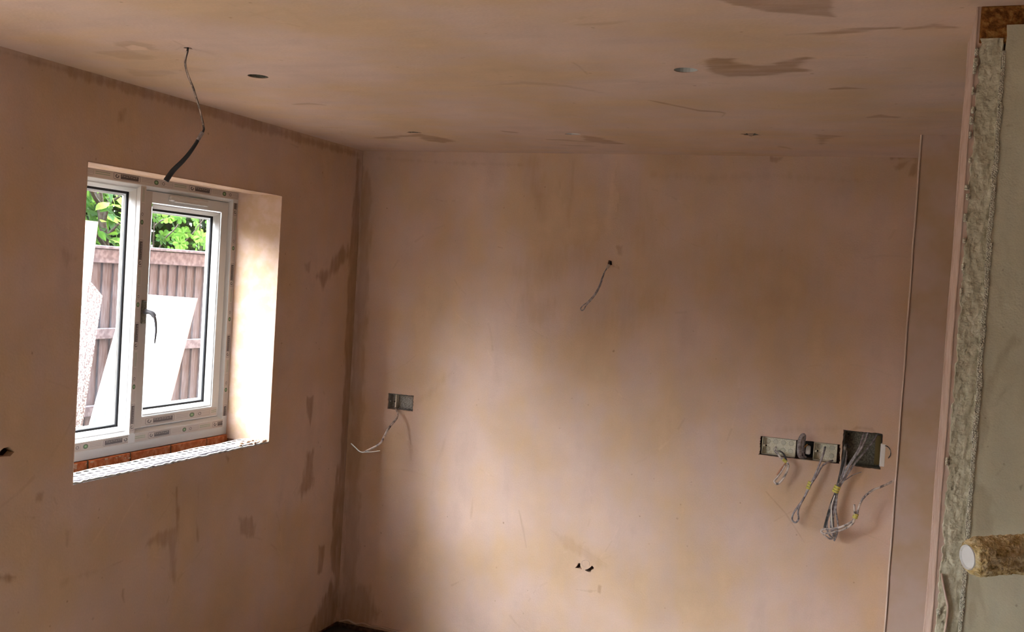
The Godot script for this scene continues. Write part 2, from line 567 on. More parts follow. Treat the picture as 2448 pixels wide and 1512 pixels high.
func build_ceiling() -> void:
	var tex := Rect2(-2.6, -4.6, 3.3, 2.75)            # x, z covered by the picture
	var w := 1320
	var h := 1100
	var where := func(px: float, py: float) -> Vector2:
		var p := on_y(px, py, CEIL)
		return Vector2((p.x - tex.position.x) / tex.size.x * w, (p.z - tex.position.y) / tex.size.y * h)
	var stains := [
		[[[1690, -4], [1740, 8], [1800, 22], [1850, 30], [1920, 36], [1996, 42], [1990, 20], [1988, -4]], 5.0, 0.62],
		[[[1683, 160], [1690, 148], [1710, 140], [1755, 140], [1740, 150], [1800, 158], [1850, 155], [1870, 145], [1925, 139], [1920, 150], [1900, 160], [1925, 168], [1870, 178], [1800, 182], [1740, 186], [1700, 178]], 10.0, 0.68],
		[stroke([[1880, 84], [1990, 79], [2060, 72], [2150, 66]], 8), 6.0, 0.6],
		[stroke([[2160, 70], [2230, 62], [2285, 66]], 9), 6.0, 0.55],
		[stroke([[1985, 213], [2020, 210], [2075, 213]], 6), 5.0, 0.6],
		[stroke([[2072, 281], [2105, 278], [2148, 282]], 7), 5.0, 0.5],
		[[[885, 331], [950, 324], [1005, 321], [1050, 328], [1092, 339], [1060, 342], [1025, 338], [1000, 327], [940, 331]], 10.0, 0.62],
		[[[1395, 324], [1440, 331], [1492, 345], [1440, 344], [1395, 336]], 10.0, 0.55],
		[stroke([[1308, 334], [1360, 336], [1420, 341]], 4), 6.0, 0.4],
		[stroke([[1340, 347], [1380, 349], [1420, 350]], 3), 5.0, 0.4],
		[stroke([[1200, 314], [1236, 318]], 7), 5.0, 0.5],
		[[[262, 100], [310, 96], [360, 107], [376, 119], [310, 118], [285, 112]], 8.0, 0.3],
		[[[303, 113], [320, 109], [345, 114], [353, 120], [315, 120]], 4.0, -0.3, 1.0],
		[[[225, 124], [300, 121], [382, 138], [350, 144], [300, 142]], 8.0, 0.22],
		[[[295, 163], [345, 168], [402, 168], [430, 176], [385, 182], [325, 182]], 6.0, 0.2],
		[[[440, 160], [480, 163], [505, 170], [470, 176], [445, 172]], 8.0, 0.14],
		[stroke([[1550, 240], [1575, 245], [1672, 265], [1720, 268], [1733, 271], [1725, 280]], 3), 4.0, 0.5, 1.0],
		[stroke([[1370, 150], [1385, 160], [1404, 178]], 3), 4.0, 0.35, 1.0],
		[stroke([[1160, 205], [1250, 198], [1350, 206], [1440, 222]], 5), 8.0, 0.25],
		[stroke([[1380, 60], [1440, 58], [1500, 50]], 4), 6.0, 0.2],
		[[[1945, 321], [2022, 326], [1978, 333], [1962, 347], [1955, 334]], 8.0, 0.4],
		[stroke([[1862, 350], [1890, 356]], 7), 5.0, 0.3],
		[stroke([[1725, 366], [1780, 366]], 3), 4.0, 0.4],
		[stroke([[590, 40], [680, 20], [740, 60], [700, 110]], 4), 10.0, 0.12],
		[stroke([[700, 250], [740, 248], [780, 252]], 4), 6.0, 0.35],
		[stroke([[415, 98], [440, 110], [420, 120]], 3), 4.0, 0.3, 1.0],
	]
	var m := plaster(w, h, 31, true, where, stains, SKIM_DRY, SKIM_TAN)
	var holes := []
	for k in [[-1.9995, -2.793, 0.0, 1.0], [-0.6063, -2.811, 0.0, 1.0], [-2.005, -3.932, 0.10, 0.6], [-1.2976, -3.954, 0.06, 0.75], [-0.5838, -3.942, 0.32, 0.8]]:
		holes.append({"c": Vector2(k[0], k[1]), "h": Vector2(0.05, 0.05), "pts": round_pts(0.0335, 22, k[2], k[3]), "depth": 0.014})
	var rims := holes.duplicate()
	holes.append({"c": Vector2(-1.9695, -2.408), "h": Vector2(0.03, 0.03), "pts": round_pts(0.012, 12, 0.3), "depth": 0.014})
	var s := Shape.new()
	panel(s, XL - 0.02, 1.27, ZB - 0.02, 3.02, holes, func(x: float, z: float, d: float) -> Vector3: return Vector3(x, CEIL + d, z), tex)
	var c := structure("ceiling", "bare pink plastered ceiling with damp patches and cut holes", "ceiling")
	put("plaster_skin", s, m, c)
	for i in rims.size():
		var q := Shape.new()
		var ps: Array = rims[i].pts
		for k in ps.size():
			var a: Vector2 = rims[i].c + ps[k] * 0.985
			var b: Vector2 = rims[i].c + ps[(k + 1) % ps.size()] * 0.985
			q.quad(Vector3(a.x, CEIL + 0.002, a.y), Vector3(a.x, CEIL + 0.03, a.y), Vector3(b.x, CEIL + 0.03, b.y), Vector3(b.x, CEIL + 0.002, b.y))
		put("cut_edge", q, mats.board_grey if i in [1, 3] else mats.dark_metal, c)
	var t := Shape.new()
	t.box(Vector3(XL - 0.3, CEIL + 0.20, ZB - 0.3), Vector3(1.55, CEIL + 0.32, 3.3))
	put("roof_deck", t, mats.masonry, c)
	# paper tags left hanging in the torn cut-outs
	var e := Shape.new()
	var p := Vector3(-0.583, CEIL, -3.915)
	e.quad(p + Vector3(-0.012, 0, 0), p + Vector3(0.014, 0, 0.002), p + Vector3(0.006, -0.012, 0.004), p + Vector3(-0.004, -0.010, 0.003))
	e.quad(p + Vector3(-0.004, -0.010, 0.0025), p + Vector3(0.006, -0.012, 0.0035), p + Vector3(0.014, 0, 0.0015), p + Vector3(-0.012, 0, -0.0005))
	put("torn_paper", e, mats.plain_plaster, c)
	var l := Shape.new()
	l.chamfered(Vector3(-1.30, CEIL + 0.002, -3.975), Vector3(-1.262, CEIL + 0.008, -3.945), 0.002)
	put("board_scrap", l, mats.white, c)

func build_left_wall() -> void:
	var tex := Rect2(-4.56, 0.0, 2.70, 2.4)            # z, y
	var w := 1215
	var h := 1080
	var where := func(px: float, py: float) -> Vector2:
		var p := on_x(px, py, XL)
		return Vector2((p.z - tex.position.x) / tex.size.x * w, (2.4 - p.y) / 2.4 * h)
	var stains := [
		[[[785, 640], [800, 608], [832, 583], [832, 612], [800, 652], [770, 682], [758, 660]], 14.0, 0.58],
		[[[728, 632], [742, 625], [740, 650], [730, 652]], 8.0, 0.42],
		[[[735, 948], [748, 948], [748, 985], [742, 1022], [734, 985]], 6.0, 0.6],
		[[[733, 1092], [746, 1084], [750, 1130], [745, 1165], [722, 1192], [710, 1180], [722, 1140]], 14.0, 0.58],
		[stroke([[423, 1165], [424, 1215], [423, 1270]], 7), 6.0, 0.48],
		[[[424, 1255], [424, 1300], [418, 1392], [408, 1372], [402, 1312], [372, 1292], [345, 1312], [350, 1296], [384, 1272]], 10.0, 0.40],
		[stroke([[475, 1150], [473, 1240]], 4), 6.0, 0.18],
		[stroke([[470, 1238], [473, 1295]], 8), 6.0, 0.40],
		[[[574, 1242], [604, 1234], [612, 1258], [606, 1284], [578, 1274]], 10.0, 0.45],
		[[[798, 1180], [808, 1095], [812, 1200], [806, 1330], [798, 1372], [790, 1360]], 7.0, 0.65],
		[[[792, 1388], [803, 1410], [800, 1495], [775, 1515], [735, 1515], [765, 1450]], 14.0, 0.65],
		[[[764, 1308], [776, 1304], [770, 1370], [758, 1374]], 7.0, 0.6],
		[[[284, 268], [298, 262], [294, 288], [283, 291]], 8.0, 0.4],
		[stroke([[295, 1410], [293, 1425], [299, 1442]], 7), 5.0, 0.48],
		[[[-5, 1375], [18, 1372], [36, 1380], [10, 1388], [-5, 1388]], 8.0, 0.6],
		[[[150, 598], [172, 606], [178, 620], [160, 640]], 12.0, 0.3],
		[stroke([[330, 1185], [295, 1240], [272, 1300]], 3), 4.0, -0.15, 1.0],
		[stroke([[270, 1225], [235, 1280], [215, 1310]], 3), 4.0, -0.15, 1.0],
		[stroke([[60, 1235], [85, 1238]], 6), 5.0, 0.42],
		[stroke([[165, 1270], [160, 1305]], 6), 8.0, 0.42],
		[[[90, 1180], [104, 1178], [100, 1196], [88, 1194]], 6.0, 0.42],
		[stroke([[130, 1190], [136, 1206]], 6), 5.0, 0.42],
		[stroke([[150, 1395], [195, 1375], [235, 1365]], 6), 10.0, 0.18],
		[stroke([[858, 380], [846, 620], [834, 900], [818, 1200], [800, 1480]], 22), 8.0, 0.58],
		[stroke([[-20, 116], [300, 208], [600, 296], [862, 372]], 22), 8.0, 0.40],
		[[[540, 1090], [552, 1094], [546, 1104]], 6.0, 0.42],
	]
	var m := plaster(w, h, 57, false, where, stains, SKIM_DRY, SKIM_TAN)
	mats.left = m
	var y0 := 1.006
	var y1 := 2.103
	var z0 := -2.689
	var z1 := -3.836
	var cz := (z0 + z1) / 2.0
	var cy := (y0 + y1) / 2.0
	var hz := (z0 - z1) / 2.0
	var hy := (y1 - y0) / 2.0
	var holes := [
		{"c": Vector2(cz, -cy), "h": Vector2(hz + 0.01, hy + 0.01), "pts": rect_pts(hz, hy, 0.0, 8)},
		{"c": Vector2((DOOR0 + DOOR1) / 2.0, -1.05), "h": Vector2((DOOR0 - DOOR1) / 2.0 + 0.01, 1.049), "pts": rect_pts((DOOR0 - DOOR1) / 2.0, 1.045, 0.0, 8)},
		{"c": Vector2(-2.408, -1.157), "h": Vector2(0.05, 0.05), "pts": [Vector2(-0.032, 0.004), Vector2(-0.012, -0.016), Vector2(0.012, -0.013), Vector2(0.03, -0.002), Vector2(0.028, 0.012), Vector2(0.0, 0.014), Vector2(-0.016, 0.016)], "depth": 0.03},
	]
	var s := Shape.new()
	panel(s, ZB, 3.0, -CEIL - 0.01, 0.0, holes, func(z: float, y: float, d: float) -> Vector3: return Vector3(XL - d, -y, z), Rect2(tex.position.x, -2.4, tex.size.x, 2.4), true)
	var wl := structure("wall_left", "brown skimmed wall with the window in it", "wall")
	put("plaster_skin", s, m, wl)
	# reveals back to the frame and on to the outside
	var d := XL - 0.31
	var r := Shape.new()
	r.quad(Vector3(XL, y0 - 0.006, z1), Vector3(XL, y1, z1), Vector3(XL - 0.225, y1 + 0.006, z1 + 0.014), Vector3(XL - 0.225, y0, z1 + 0.014))
	put("reveal_far", r, mats.reveal_plaster, wl)
	r = Shape.new()
	r.quad(Vector3(XL, y1, z0), Vector3(XL, y0, z0), Vector3(XL - 0.225, y0, z0 - 0.004), Vector3(XL - 0.225, y1 + 0.006, z0 - 0.004))
	put("reveal_near", r, mats.reveal_plaster, wl)
	r = Shape.new()
	r.quad(Vector3(XL, y1, z1), Vector3(XL, y1, z0), Vector3(XL - 0.225, y1 + 0.006, z0 - 0.004), Vector3(XL - 0.225, y1 + 0.006, z1 + 0.014))
	put("reveal_head", r, mats.reveal_plaster, wl)
	# plain reveals of the open back doorway, out of the frame
	r = Shape.new()
	r.quad(Vector3(XL, 0.0, DOOR1), Vector3(XL, 2.095, DOOR1), Vector3(XL - 0.07, 2.095, DOOR1), Vector3(XL - 0.07, 0.0, DOOR1))
	r.quad(Vector3(XL, 2.095, DOOR0), Vector3(XL, 0.0, DOOR0), Vector3(XL - 0.07, 0.0, DOOR0), Vector3(XL - 0.07, 2.095, DOOR0))
	r.quad(Vector3(XL, 2.095, DOOR1), Vector3(XL, 2.095, DOOR0), Vector3(XL - 0.07, 2.095, DOOR0), Vector3(XL - 0.07, 2.095, DOOR1))
	put("doorway_reveal", r, mats.reveal_plaster, wl)
	# paper-thin metal bead that shows as a bright arris round the opening
	for e in [[Vector3(XL, y0 + 0.01, z1), Vector3(XL, y1, z1)], [Vector3(XL, y1, z1), Vector3(XL, y1, z0)], [Vector3(XL, y1, z0), Vector3(XL, y0, z0)]]:
		var b := Shape.new()
		sweep(b, [e[0], e[0].lerp(e[1], 0.5), e[1]], 0.0022, 0.0022, 6, true, 0.05)
		put("corner_bead", b, mats.reveal_plaster, wl)
	# masonry behind the skim, round the opening; two storeys high outside
	var g := 0.06
	for b in [
		[Vector3(d, -0.3, ZB - 0.3), Vector3(XL - g, 5.6, z1 - 0.001)],
		[Vector3(d, -0.3, z0 - 0.001), Vector3(XL - g, 5.6, DOOR1 - 0.001)],
		[Vector3(d, -0.3, DOOR0 + 0.001), Vector3(XL - g, 5.6, 3.3)],
		[Vector3(d, 2.096, DOOR1 - 0.001), Vector3(XL - g, 5.6, DOOR0 + 0.001)],
		[Vector3(d, -0.3, DOOR1 - 0.001), Vector3(XL - g, -0.055, DOOR0 + 0.001)],
		[Vector3(d, y1 + 0.012, z1 - 0.001), Vector3(XL - g, 5.6, z0 - 0.001)],
		[Vector3(d, -0.3, z1 - 0.001), Vector3(XL - g, 0.93, z0 - 0.001)],
	]:
		var k := Shape.new()
		k.box(b[0], b[1])
		put("masonry", k, mats.outer_brick, wl)

func build_back_wall() -> void:
	var tex := Rect2(-2.6, 0.0, 2.70, 2.4)
	var w := 1350
	var h := 1200
	var where := func(px: float, py: float) -> Vector2:
		var p := on_z(px, py, ZB)
		return Vector2((p.x - tex.position.x) / tex.size.x * w, (2.4 - p.y) / 2.4 * h)
	var stains := [
		[[[1254, 380], [1290, 380], [1300, 460], [1298, 520], [1270, 470], [1256, 440]], 30.0, 0.20, 14.0],
		[[[1232, 640], [1300, 600], [1420, 580], [1440, 620], [1400, 660], [1350, 640], [1300, 680], [1250, 690]], 50.0, 0.18, 25.0],
		[[[1460, 400], [1500, 420], [1555, 470], [1570, 560], [1540, 600], [1500, 560], [1470, 500]], 50.0, 0.16, 25.0],
		[[[1480, 700], [1560, 690], [1580, 740], [1500, 790], [1380, 770], [1420, 730]], 60.0, 0.16, 30.0],
		[[[1250, 700], [1330, 720], [1300, 780], [1240, 760]], 30.0, 0.16],
		[stroke([[1372, 380], [1364, 470], [1356, 540]], 12), 12.0, 0.16],
		[stroke([[1462, 388], [1458, 480], [1450, 560]], 10), 12.0, -0.12],
		[stroke([[1240, 1220], [1250, 1265], [1258, 1310]], 4), 4.0, 0.3, 1.0],
		[[[1318, 1268], [1350, 1280], [1405, 1315], [1452, 1355], [1440, 1362], [1395, 1335], [1340, 1300]], 10.0, 0.16],
		[stroke([[1350, 1290], [1400, 1318], [1450, 1350]], 3), 3.0, 0.25, 1.0],
		[stroke([[1376, 1410], [1408, 1414], [1432, 1412]], 3), 4.0, 0.25],
		[[[1430, 1400], [1437, 1402], [1435, 1418], [1428, 1416]], 4.0, 0.35],
		[stroke([[1830, 1175], [1878, 1228], [1922, 1296]], 3), 3.0, 0.35, 1.0],
		[stroke([[1850, 1246], [1893, 1222]], 3), 3.0, 0.3, 1.0],
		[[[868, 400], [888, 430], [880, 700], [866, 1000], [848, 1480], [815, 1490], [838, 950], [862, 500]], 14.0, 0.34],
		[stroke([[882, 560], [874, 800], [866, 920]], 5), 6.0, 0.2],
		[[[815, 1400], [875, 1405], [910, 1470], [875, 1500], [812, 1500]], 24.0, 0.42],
		[[[2128, 366], [2190, 362], [2200, 372], [2190, 380], [2130, 378]], 6.0, 0.45],
		[[[2138, 398], [2160, 386], [2178, 382], [2160, 400], [2142, 408]], 6.0, 0.4],
		[[[2182, 392], [2195, 388], [2190, 414], [2172, 420], [2176, 402]], 6.0, 0.4],
		[[[2185, 350], [2200, 340], [2196, 420], [2188, 420]], 6.0, 0.25],
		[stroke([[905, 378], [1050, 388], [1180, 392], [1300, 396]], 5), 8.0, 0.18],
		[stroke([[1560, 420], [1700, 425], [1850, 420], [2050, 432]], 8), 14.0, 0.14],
		[[[1840, 374], [1868, 376], [1858, 388], [1838, 386]], 5.0, 0.4],
		[stroke([[1190, 590], [1201, 593]], 3), 3.0, 0.5, 0.6],
		[[[1475, 590], [1490, 585], [1486, 610], [1478, 606]], 6.0, 0.35],
		[stroke([[1466, 636], [1480, 642], [1474, 634]], 4), 4.0, 0.4],
		[[[1085, 1000], [1060, 1060], [1040, 1120], [1030, 1180], [1040, 1120]], 8.0, 0.1],
		[stroke([[960, 960], [990, 965], [1040, 930], [1090, 880]], 10), 14.0, 0.12],
		[stroke([[1850, 1030], [1960, 1026], [2010, 1024]], 10), 14.0, 0.18],
		[[[2032, 1028], [2050, 1019], [2085, 1022], [2093, 1032], [2060, 1027]], 4.0, 0.28],
		[stroke([[1130, 1190], [1125, 1240]], 4), 6.0, 0.2],
		[stroke([[1080, 1400], [1110, 1385]], 3), 4.0, 0.25],
		[[[1500, 640], [1700, 560], [1900, 560], [2000, 700], [1900, 760], [1700, 720]], 60.0, 0.10, 20.0],
	]
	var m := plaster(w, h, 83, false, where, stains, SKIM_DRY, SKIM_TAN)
	var box := func(x0: float, x1: float, ya: float, yb: float, rough: float, depth: float) -> Dictionary:
		return {"c": Vector2((x0 + x1) / 2.0, -(ya + yb) / 2.0), "h": Vector2((x1 - x0) / 2.0 * (1.0 + rough * 1.6) + 0.0005, (yb - ya) / 2.0 * (1.0 + rough * 1.6) + 0.0005), "pts": rect_pts((x1 - x0) / 2.0, (yb - ya) / 2.0, rough * 1.6, 14), "depth": depth}
	var holes := [
		box.call(-2.366, -2.230, 1.117, 1.194, 0.03, 0.016),
		box.call(-0.540, -0.2135, 1.102, 1.182, 0.03, 0.016),
		box.call(-0.200, -0.046, 1.099, 1.246, 0.025, 0.05),
		{"c": Vector2(-1.2695, -1.902), "h": Vector2(0.022, 0.022), "pts": round_pts(0.011, 9, 0.35), "depth": 0.03},
		{"c": Vector2(-1.3240, -0.484), "h": Vector2(0.022, 0.03), "pts": [Vector2(-0.019, 0.010), Vector2(-0.010, -0.002), Vector2(-0.006, -0.014), Vector2(0.004, -0.016), Vector2(0.006, -0.004), Vector2(0.016, 0.012), Vector2(-0.002, 0.010)], "depth": 0.03},
		{"c": Vector2(-1.2700, -0.484), "h": Vector2(0.03, 0.03), "pts": [Vector2(-0.028, 0.012), Vector2(-0.012, 0.006), Vector2(-0.002, -0.002), Vector2(0.008, -0.014), Vector2(0.018, -0.006), Vector2(0.016, 0.002), Vector2(0.004, 0.008), Vector2(0.004, 0.018), Vector2(-0.008, 0.019)], "depth": 0.03},
	]
	var s := Shape.new()
	panel(s, XL, 0.62, -CEIL - 0.01, 0.0, holes, func(x: float, y: float, d: float) -> Vector3: return Vector3(x, -y, ZB - d), Rect2(tex.position.x, -2.4, tex.size.x, 2.4), true)
	# panel() works with y turned over, which also turns its faces
	var wb := structure("wall_back", "pink skimmed far wall with chased-out socket holes and trailing cables", "wall")
	put("plaster_skin", s, m, wb)
	var k := Shape.new()
	k.box(Vector3(XL - 0.31, -0.3, ZB - 0.33), Vector3(1.0, 5.6, ZB - 0.075))
	put("masonry", k, mats.masonry, wb)
	# round filled plug above the torn hole
	var c := Vector3(-1.293, 0.502, ZB)
	var a := []
	for i in 12:
		var t := -0.3 + TAU * 0.8 * i / 11.0
		a.append(c + Vector3(cos(t) * 0.019, sin(t) * 0.017, 0.0004))
	var ridge := Shape.new()
	sweep(ridge, a, 0.0012, 0.0012, 5)
	put("filler_ridge", ridge, mats.plain_plaster, wb)
	# broken lip of plaster where the skim stops above the floor
	var lip := Shape.new()
	var pts := []
	for i in 12:
		pts.append(Vector3(XL + 0.02 + i * 0.045, 0.006 + 0.014 * absf(sin(i * 1.7)), ZB + 0.006))
	sweep(lip, pts, 0.007, 0.005, 6)
	put("plaster_lip", lip, mats.plain_plaster, wb)

func build_rest_of_shell() -> void:
	var f := structure("floor", "dusty bare screed floor of the plastered room", "floor")
	var s := Shape.new()
	s.box(Vector3(XL - 0.3, -0.2, ZB - 0.3), Vector3(1.55, -0.055, 3.3))
	put("screed", s, mats.floor, f)
	# boxed-in corner beyond the opening
	var b := structure("wall_boxing", "narrow brown plastered boxing at the end of the far wall", "wall")
	s = Shape.new()
	s.box(Vector3(0.017, -0.06, ZB - 0.07), Vector3(0.7, CEIL + 0.01, -3.93))
	put("plaster_skin", s, mats.brown_plaster, b)
	var e := Shape.new()
	var pts := []
	for i in 25:
		pts.append(Vector3(0.0165 + 0.0006 * sin(i * 2.1), i * 0.1, -3.9275))
	sweep(e, pts, 0.0034, 0.0034, 8, true, 0.05)
	put("corner_bead", e, mats.pale_bead, b)
	var r := structure("wall_right", "bare brick side wall hidden behind the pier", "wall")
	s = Shape.new()
	s.box(Vector3(0.6, -0.06, -3.95), Vector3(0.75, CEIL + 0.2, -2.5))
	s.box(Vector3(1.25, -0.06, -2.5), Vector3(1.55, CEIL + 0.2, 3.3))
	put("bare_brick", s, mats.masonry, r)
	# wall behind the camera
	var q := structure("wall_front", "bare brick wall behind the viewer without openings", "wall")
	s = Shape.new()
	s.box(Vector3(XL - 0.3, -0.06, 3.0), Vector3(1.55, CEIL + 0.2, 3.3))
	put("bare_brick", s, mats.masonry, q)
	# upper storey so that the side passage lies in the shade of the house
	var u := structure("wall_upper", "upper storey of the house above the room", "wall")
	s = Shape.new()
	s.box(Vector3(1.25, CEIL + 0.3, ZB - 0.3), Vector3(1.55, 5.6, 3.3))
	s.box(Vector3(XL - 0.3, CEIL + 0.3, 3.0), Vector3(1.55, 5.6, 3.3))
	s.box(Vector3(XL - 0.31, -0.3, -13.0), Vector3(1.55, 5.6, ZB - 0.34))  # the house goes on beyond the far wall
	s.box(Vector3(XL - 0.95, 5.6, -13.2), Vector3(1.8, 5.8, 3.5))
	put("brickwork", s, mats.outer_brick, u)


func build_pier() -> void:
	var p := structure("wall_pier", "thick grey-green wall end with a rough unplastered strip", "wall")
	var z := -2.27
	var s := Shape.new()
	s.box(Vector3(0.112, -0.06, -2.565), Vector3(1.4, 2.4, z - 0.012))
	put("core", s, mats.masonry, p)
	# skimmed pink end, seen almost edge-on, with its bead
	s = Shape.new()
	s.box(Vector3(0.0985, -0.06, -2.56), Vector3(0.114, 2.4, z - 0.004))
	put("skimmed_end", s, mats.bead_pink, p)
	for k in [[0.0985, -2.558, 0.0035], [0.0990, z - 0.006, 0.0030]]:
		var e := Shape.new()
		var pts := []
		for i in 25:
			pts.append(Vector3(k[0] + 0.0006 * sin(i * 1.7), i * 0.1, k[1]))
		sweep(e, pts, k[2], k[2], 6, true, 0.05)
		put("corner_bead", e, mats.bead_pink, p)
	# rough coat: displaced grid with ragged sides
	var n := FastNoiseLite.new()
	n.seed = 4
	n.frequency = 9.0
	var n2 := FastNoiseLite.new()
	n2.seed = 9
	n2.frequency = 60.0
	var rows := 420
	var cols := 16
	var grid := []
	for j in rows + 1:
		var y := 0.0 + 2.335 * j / rows
		var lft := 0.1045 + 0.006 * maxf(0.0, n.get_noise_2d(3.0, y * 2.2)) * 1.6 + 0.0035 * n2.get_noise_2d(1.0, y)
		var rgt := 0.1515 + 0.003 * n.get_noise_2d(40.0, y * 1.5) + 0.0015 * n2.get_noise_2d(7.0, y)
		var row := []
		for i in cols + 1:
			var t := float(i) / cols
			var x := lerpf(lft, rgt, t)
			var dz := 0.0022 * n.get_noise_2d(x * 4.0, y * 1.4) + 0.0016 * n2.get_noise_2d(x, y * 0.5)
			if i == 0 or i == cols:
				dz -= 0.011
			row.append(Vector3(x, y, z + dz))
		grid.append(row)
	s = Shape.new()
	for j in rows:
		for i in cols:
			s.quad(grid[j][i], grid[j][i + 1], grid[j + 1][i + 1], grid[j + 1][i])
	put("rough_coat", s, mats.rough_coat, p)
	# finished grey plaster, slightly proud, with a broken pale edge
	s = Shape.new()
	var step := 0.02
	var y := 0.0
	while y < 2.36:
		var a := 0.1545 + 0.0028 * n.get_noise_2d(40.0, y * 1.5)
		var b := 0.1545 + 0.0028 * n.get_noise_2d(40.0, (y + step) * 1.5)
		var ta := (2.4 - y) / 1.4
		var tb := (2.4 - y - step) / 1.4
		s.quad(Vector3(a, y, z + 0.004), Vector3(1.25, y, z + 0.004), Vector3(1.25, y + step, z + 0.004), Vector3(b, y + step, z + 0.004), Vector2((a - 0.14) / 0.3, ta), Vector2(1.11 / 0.3, ta), Vector2(1.11 / 0.3, tb), Vector2((b - 0.14) / 0.3, tb))
		s.quad(Vector3(a, y, z - 0.012), Vector3(a, y, z + 0.004), Vector3(b, y + step, z + 0.004), Vector3(b, y + step, z - 0.012))
		y += step
	put("plaster_skin", s, pier_plaster(), p)
	s = Shape.new()
	y = 0.0
	while y < 2.30:
		var a := 0.1528 + 0.0028 * n.get_noise_2d(40.0, y * 1.5) + 0.0012 * n2.get_noise_2d(2.0, y)
		var wd := 0.0042 + 0.0022 * n2.get_noise_2d(9.0, y * 0.6) + 0.002 * n.get_noise_2d(11.0, y * 3.0)
		if wd > 0.0012:
			s.chamfered(Vector3(a - wd, y - 0.004, z - 0.008), Vector3(a + wd, y + 0.0165, z + 0.0065 + 0.0018 * n2.get_noise_2d(5.0, y)), 0.0011)
		y += 0.012
	put("broken_edge", s, mats.pale_edge, p)
	# pale lumps along the gap beside the pink end
	var r := RandomNumberGenerator.new()
	r.seed = 3
	for py in [125, 150, 165, 215, 262, 288, 325, 382, 450, 470, 520, 575, 640, 700, 1105, 1462]:
		var x0: float = 2338.0 - (py - 15) * 0.0705 + r.randf_range(-2, 4)
		var c := on_z(x0 + 4.0, py, z + 0.001)
		s = Shape.new()
		s.chamfered(c - Vector3(r.randf_range(0.002, 0.005), r.randf_range(0.004, 0.010), 0.006), c + Vector3(r.randf_range(0.002, 0.005), r.randf_range(0.004, 0.010), 0.003), 0.002)
		put("plaster_lump", s, mats.pale_edge, p)
	# long flake standing off near the bottom
	var fl := []
	for q in [[2247, 1372], [2250, 1392], [2257, 1425], [2262, 1450], [2260, 1480], [2255, 1512], [2248, 1540]]:
		fl.append(on_z(q[0] + 4.0, q[1], z + 0.004))
	s = Shape.new()
	sweep(s, fl, 0.0030, 0.0022, 6)
	put("plaster_flake", s, mats.bead_pink, p)
	# rusty steel over the opening, showing at the top
	s = Shape.new()
	s.chamfered(Vector3(0.104, 2.325, z - 0.03), Vector3(1.25, 2.402, z - 0.002), 0.003)
	put("steel_lintel", s, mats.rust, p)

func pier_plaster() -> StandardMaterial3D:
	var where := func(px: float, py: float) -> Vector2:
		var p := on_z(px, py, -2.266)
		return Vector2((p.x - 0.14) / 0.3 * 300.0, (2.4 - p.y) / 1.4 * 1400.0)
	var stains := [
		[[[2425, 800], [2432, 812], [2405, 850], [2372, 920], [2358, 980], [2352, 1060], [2348, 1082], [2338, 1080], [2345, 1000], [2352, 930], [2385, 860]], 14.0, 0.30],
		[[[2330, 1150], [2352, 1160], [2372, 1200], [2375, 1230], [2368, 1290], [2328, 1290], [2332, 1200]], 10.0, 0.26],
		[[[2322, 1380], [2340, 1390], [2350, 1440], [2362, 1478], [2346, 1452], [2338, 1425], [2330, 1500], [2312, 1512], [2318, 1440]], 8.0, 0.26],
		[[[2418, 96], [2432, 94], [2432, 104], [2420, 104]], 6.0, 0.3],
		[stroke([[2405, 300], [2420, 298]], 6), 4.0, 0.35],
		[stroke([[2430, 210], [2440, 212]], 5), 4.0, 0.3],
		[[[2385, 700], [2392, 690], [2395, 730], [2384, 736]], 8.0, 0.2],
		[stroke([[2400, 560], [2415, 640], [2410, 720]], 7), 10.0, 0.14],
		[[[2436, 1162], [2444, 1160], [2440, 1172]], 3.0, 0.5],
		[stroke([[2360, 745], [2382, 768]], 4), 5.0, 0.3],
	]
	return plaster(300, 1400, 91, false, where, stains, Vector3(0.70, 0.675, 0.53), Vector3(0.64, 0.60, 0.45))

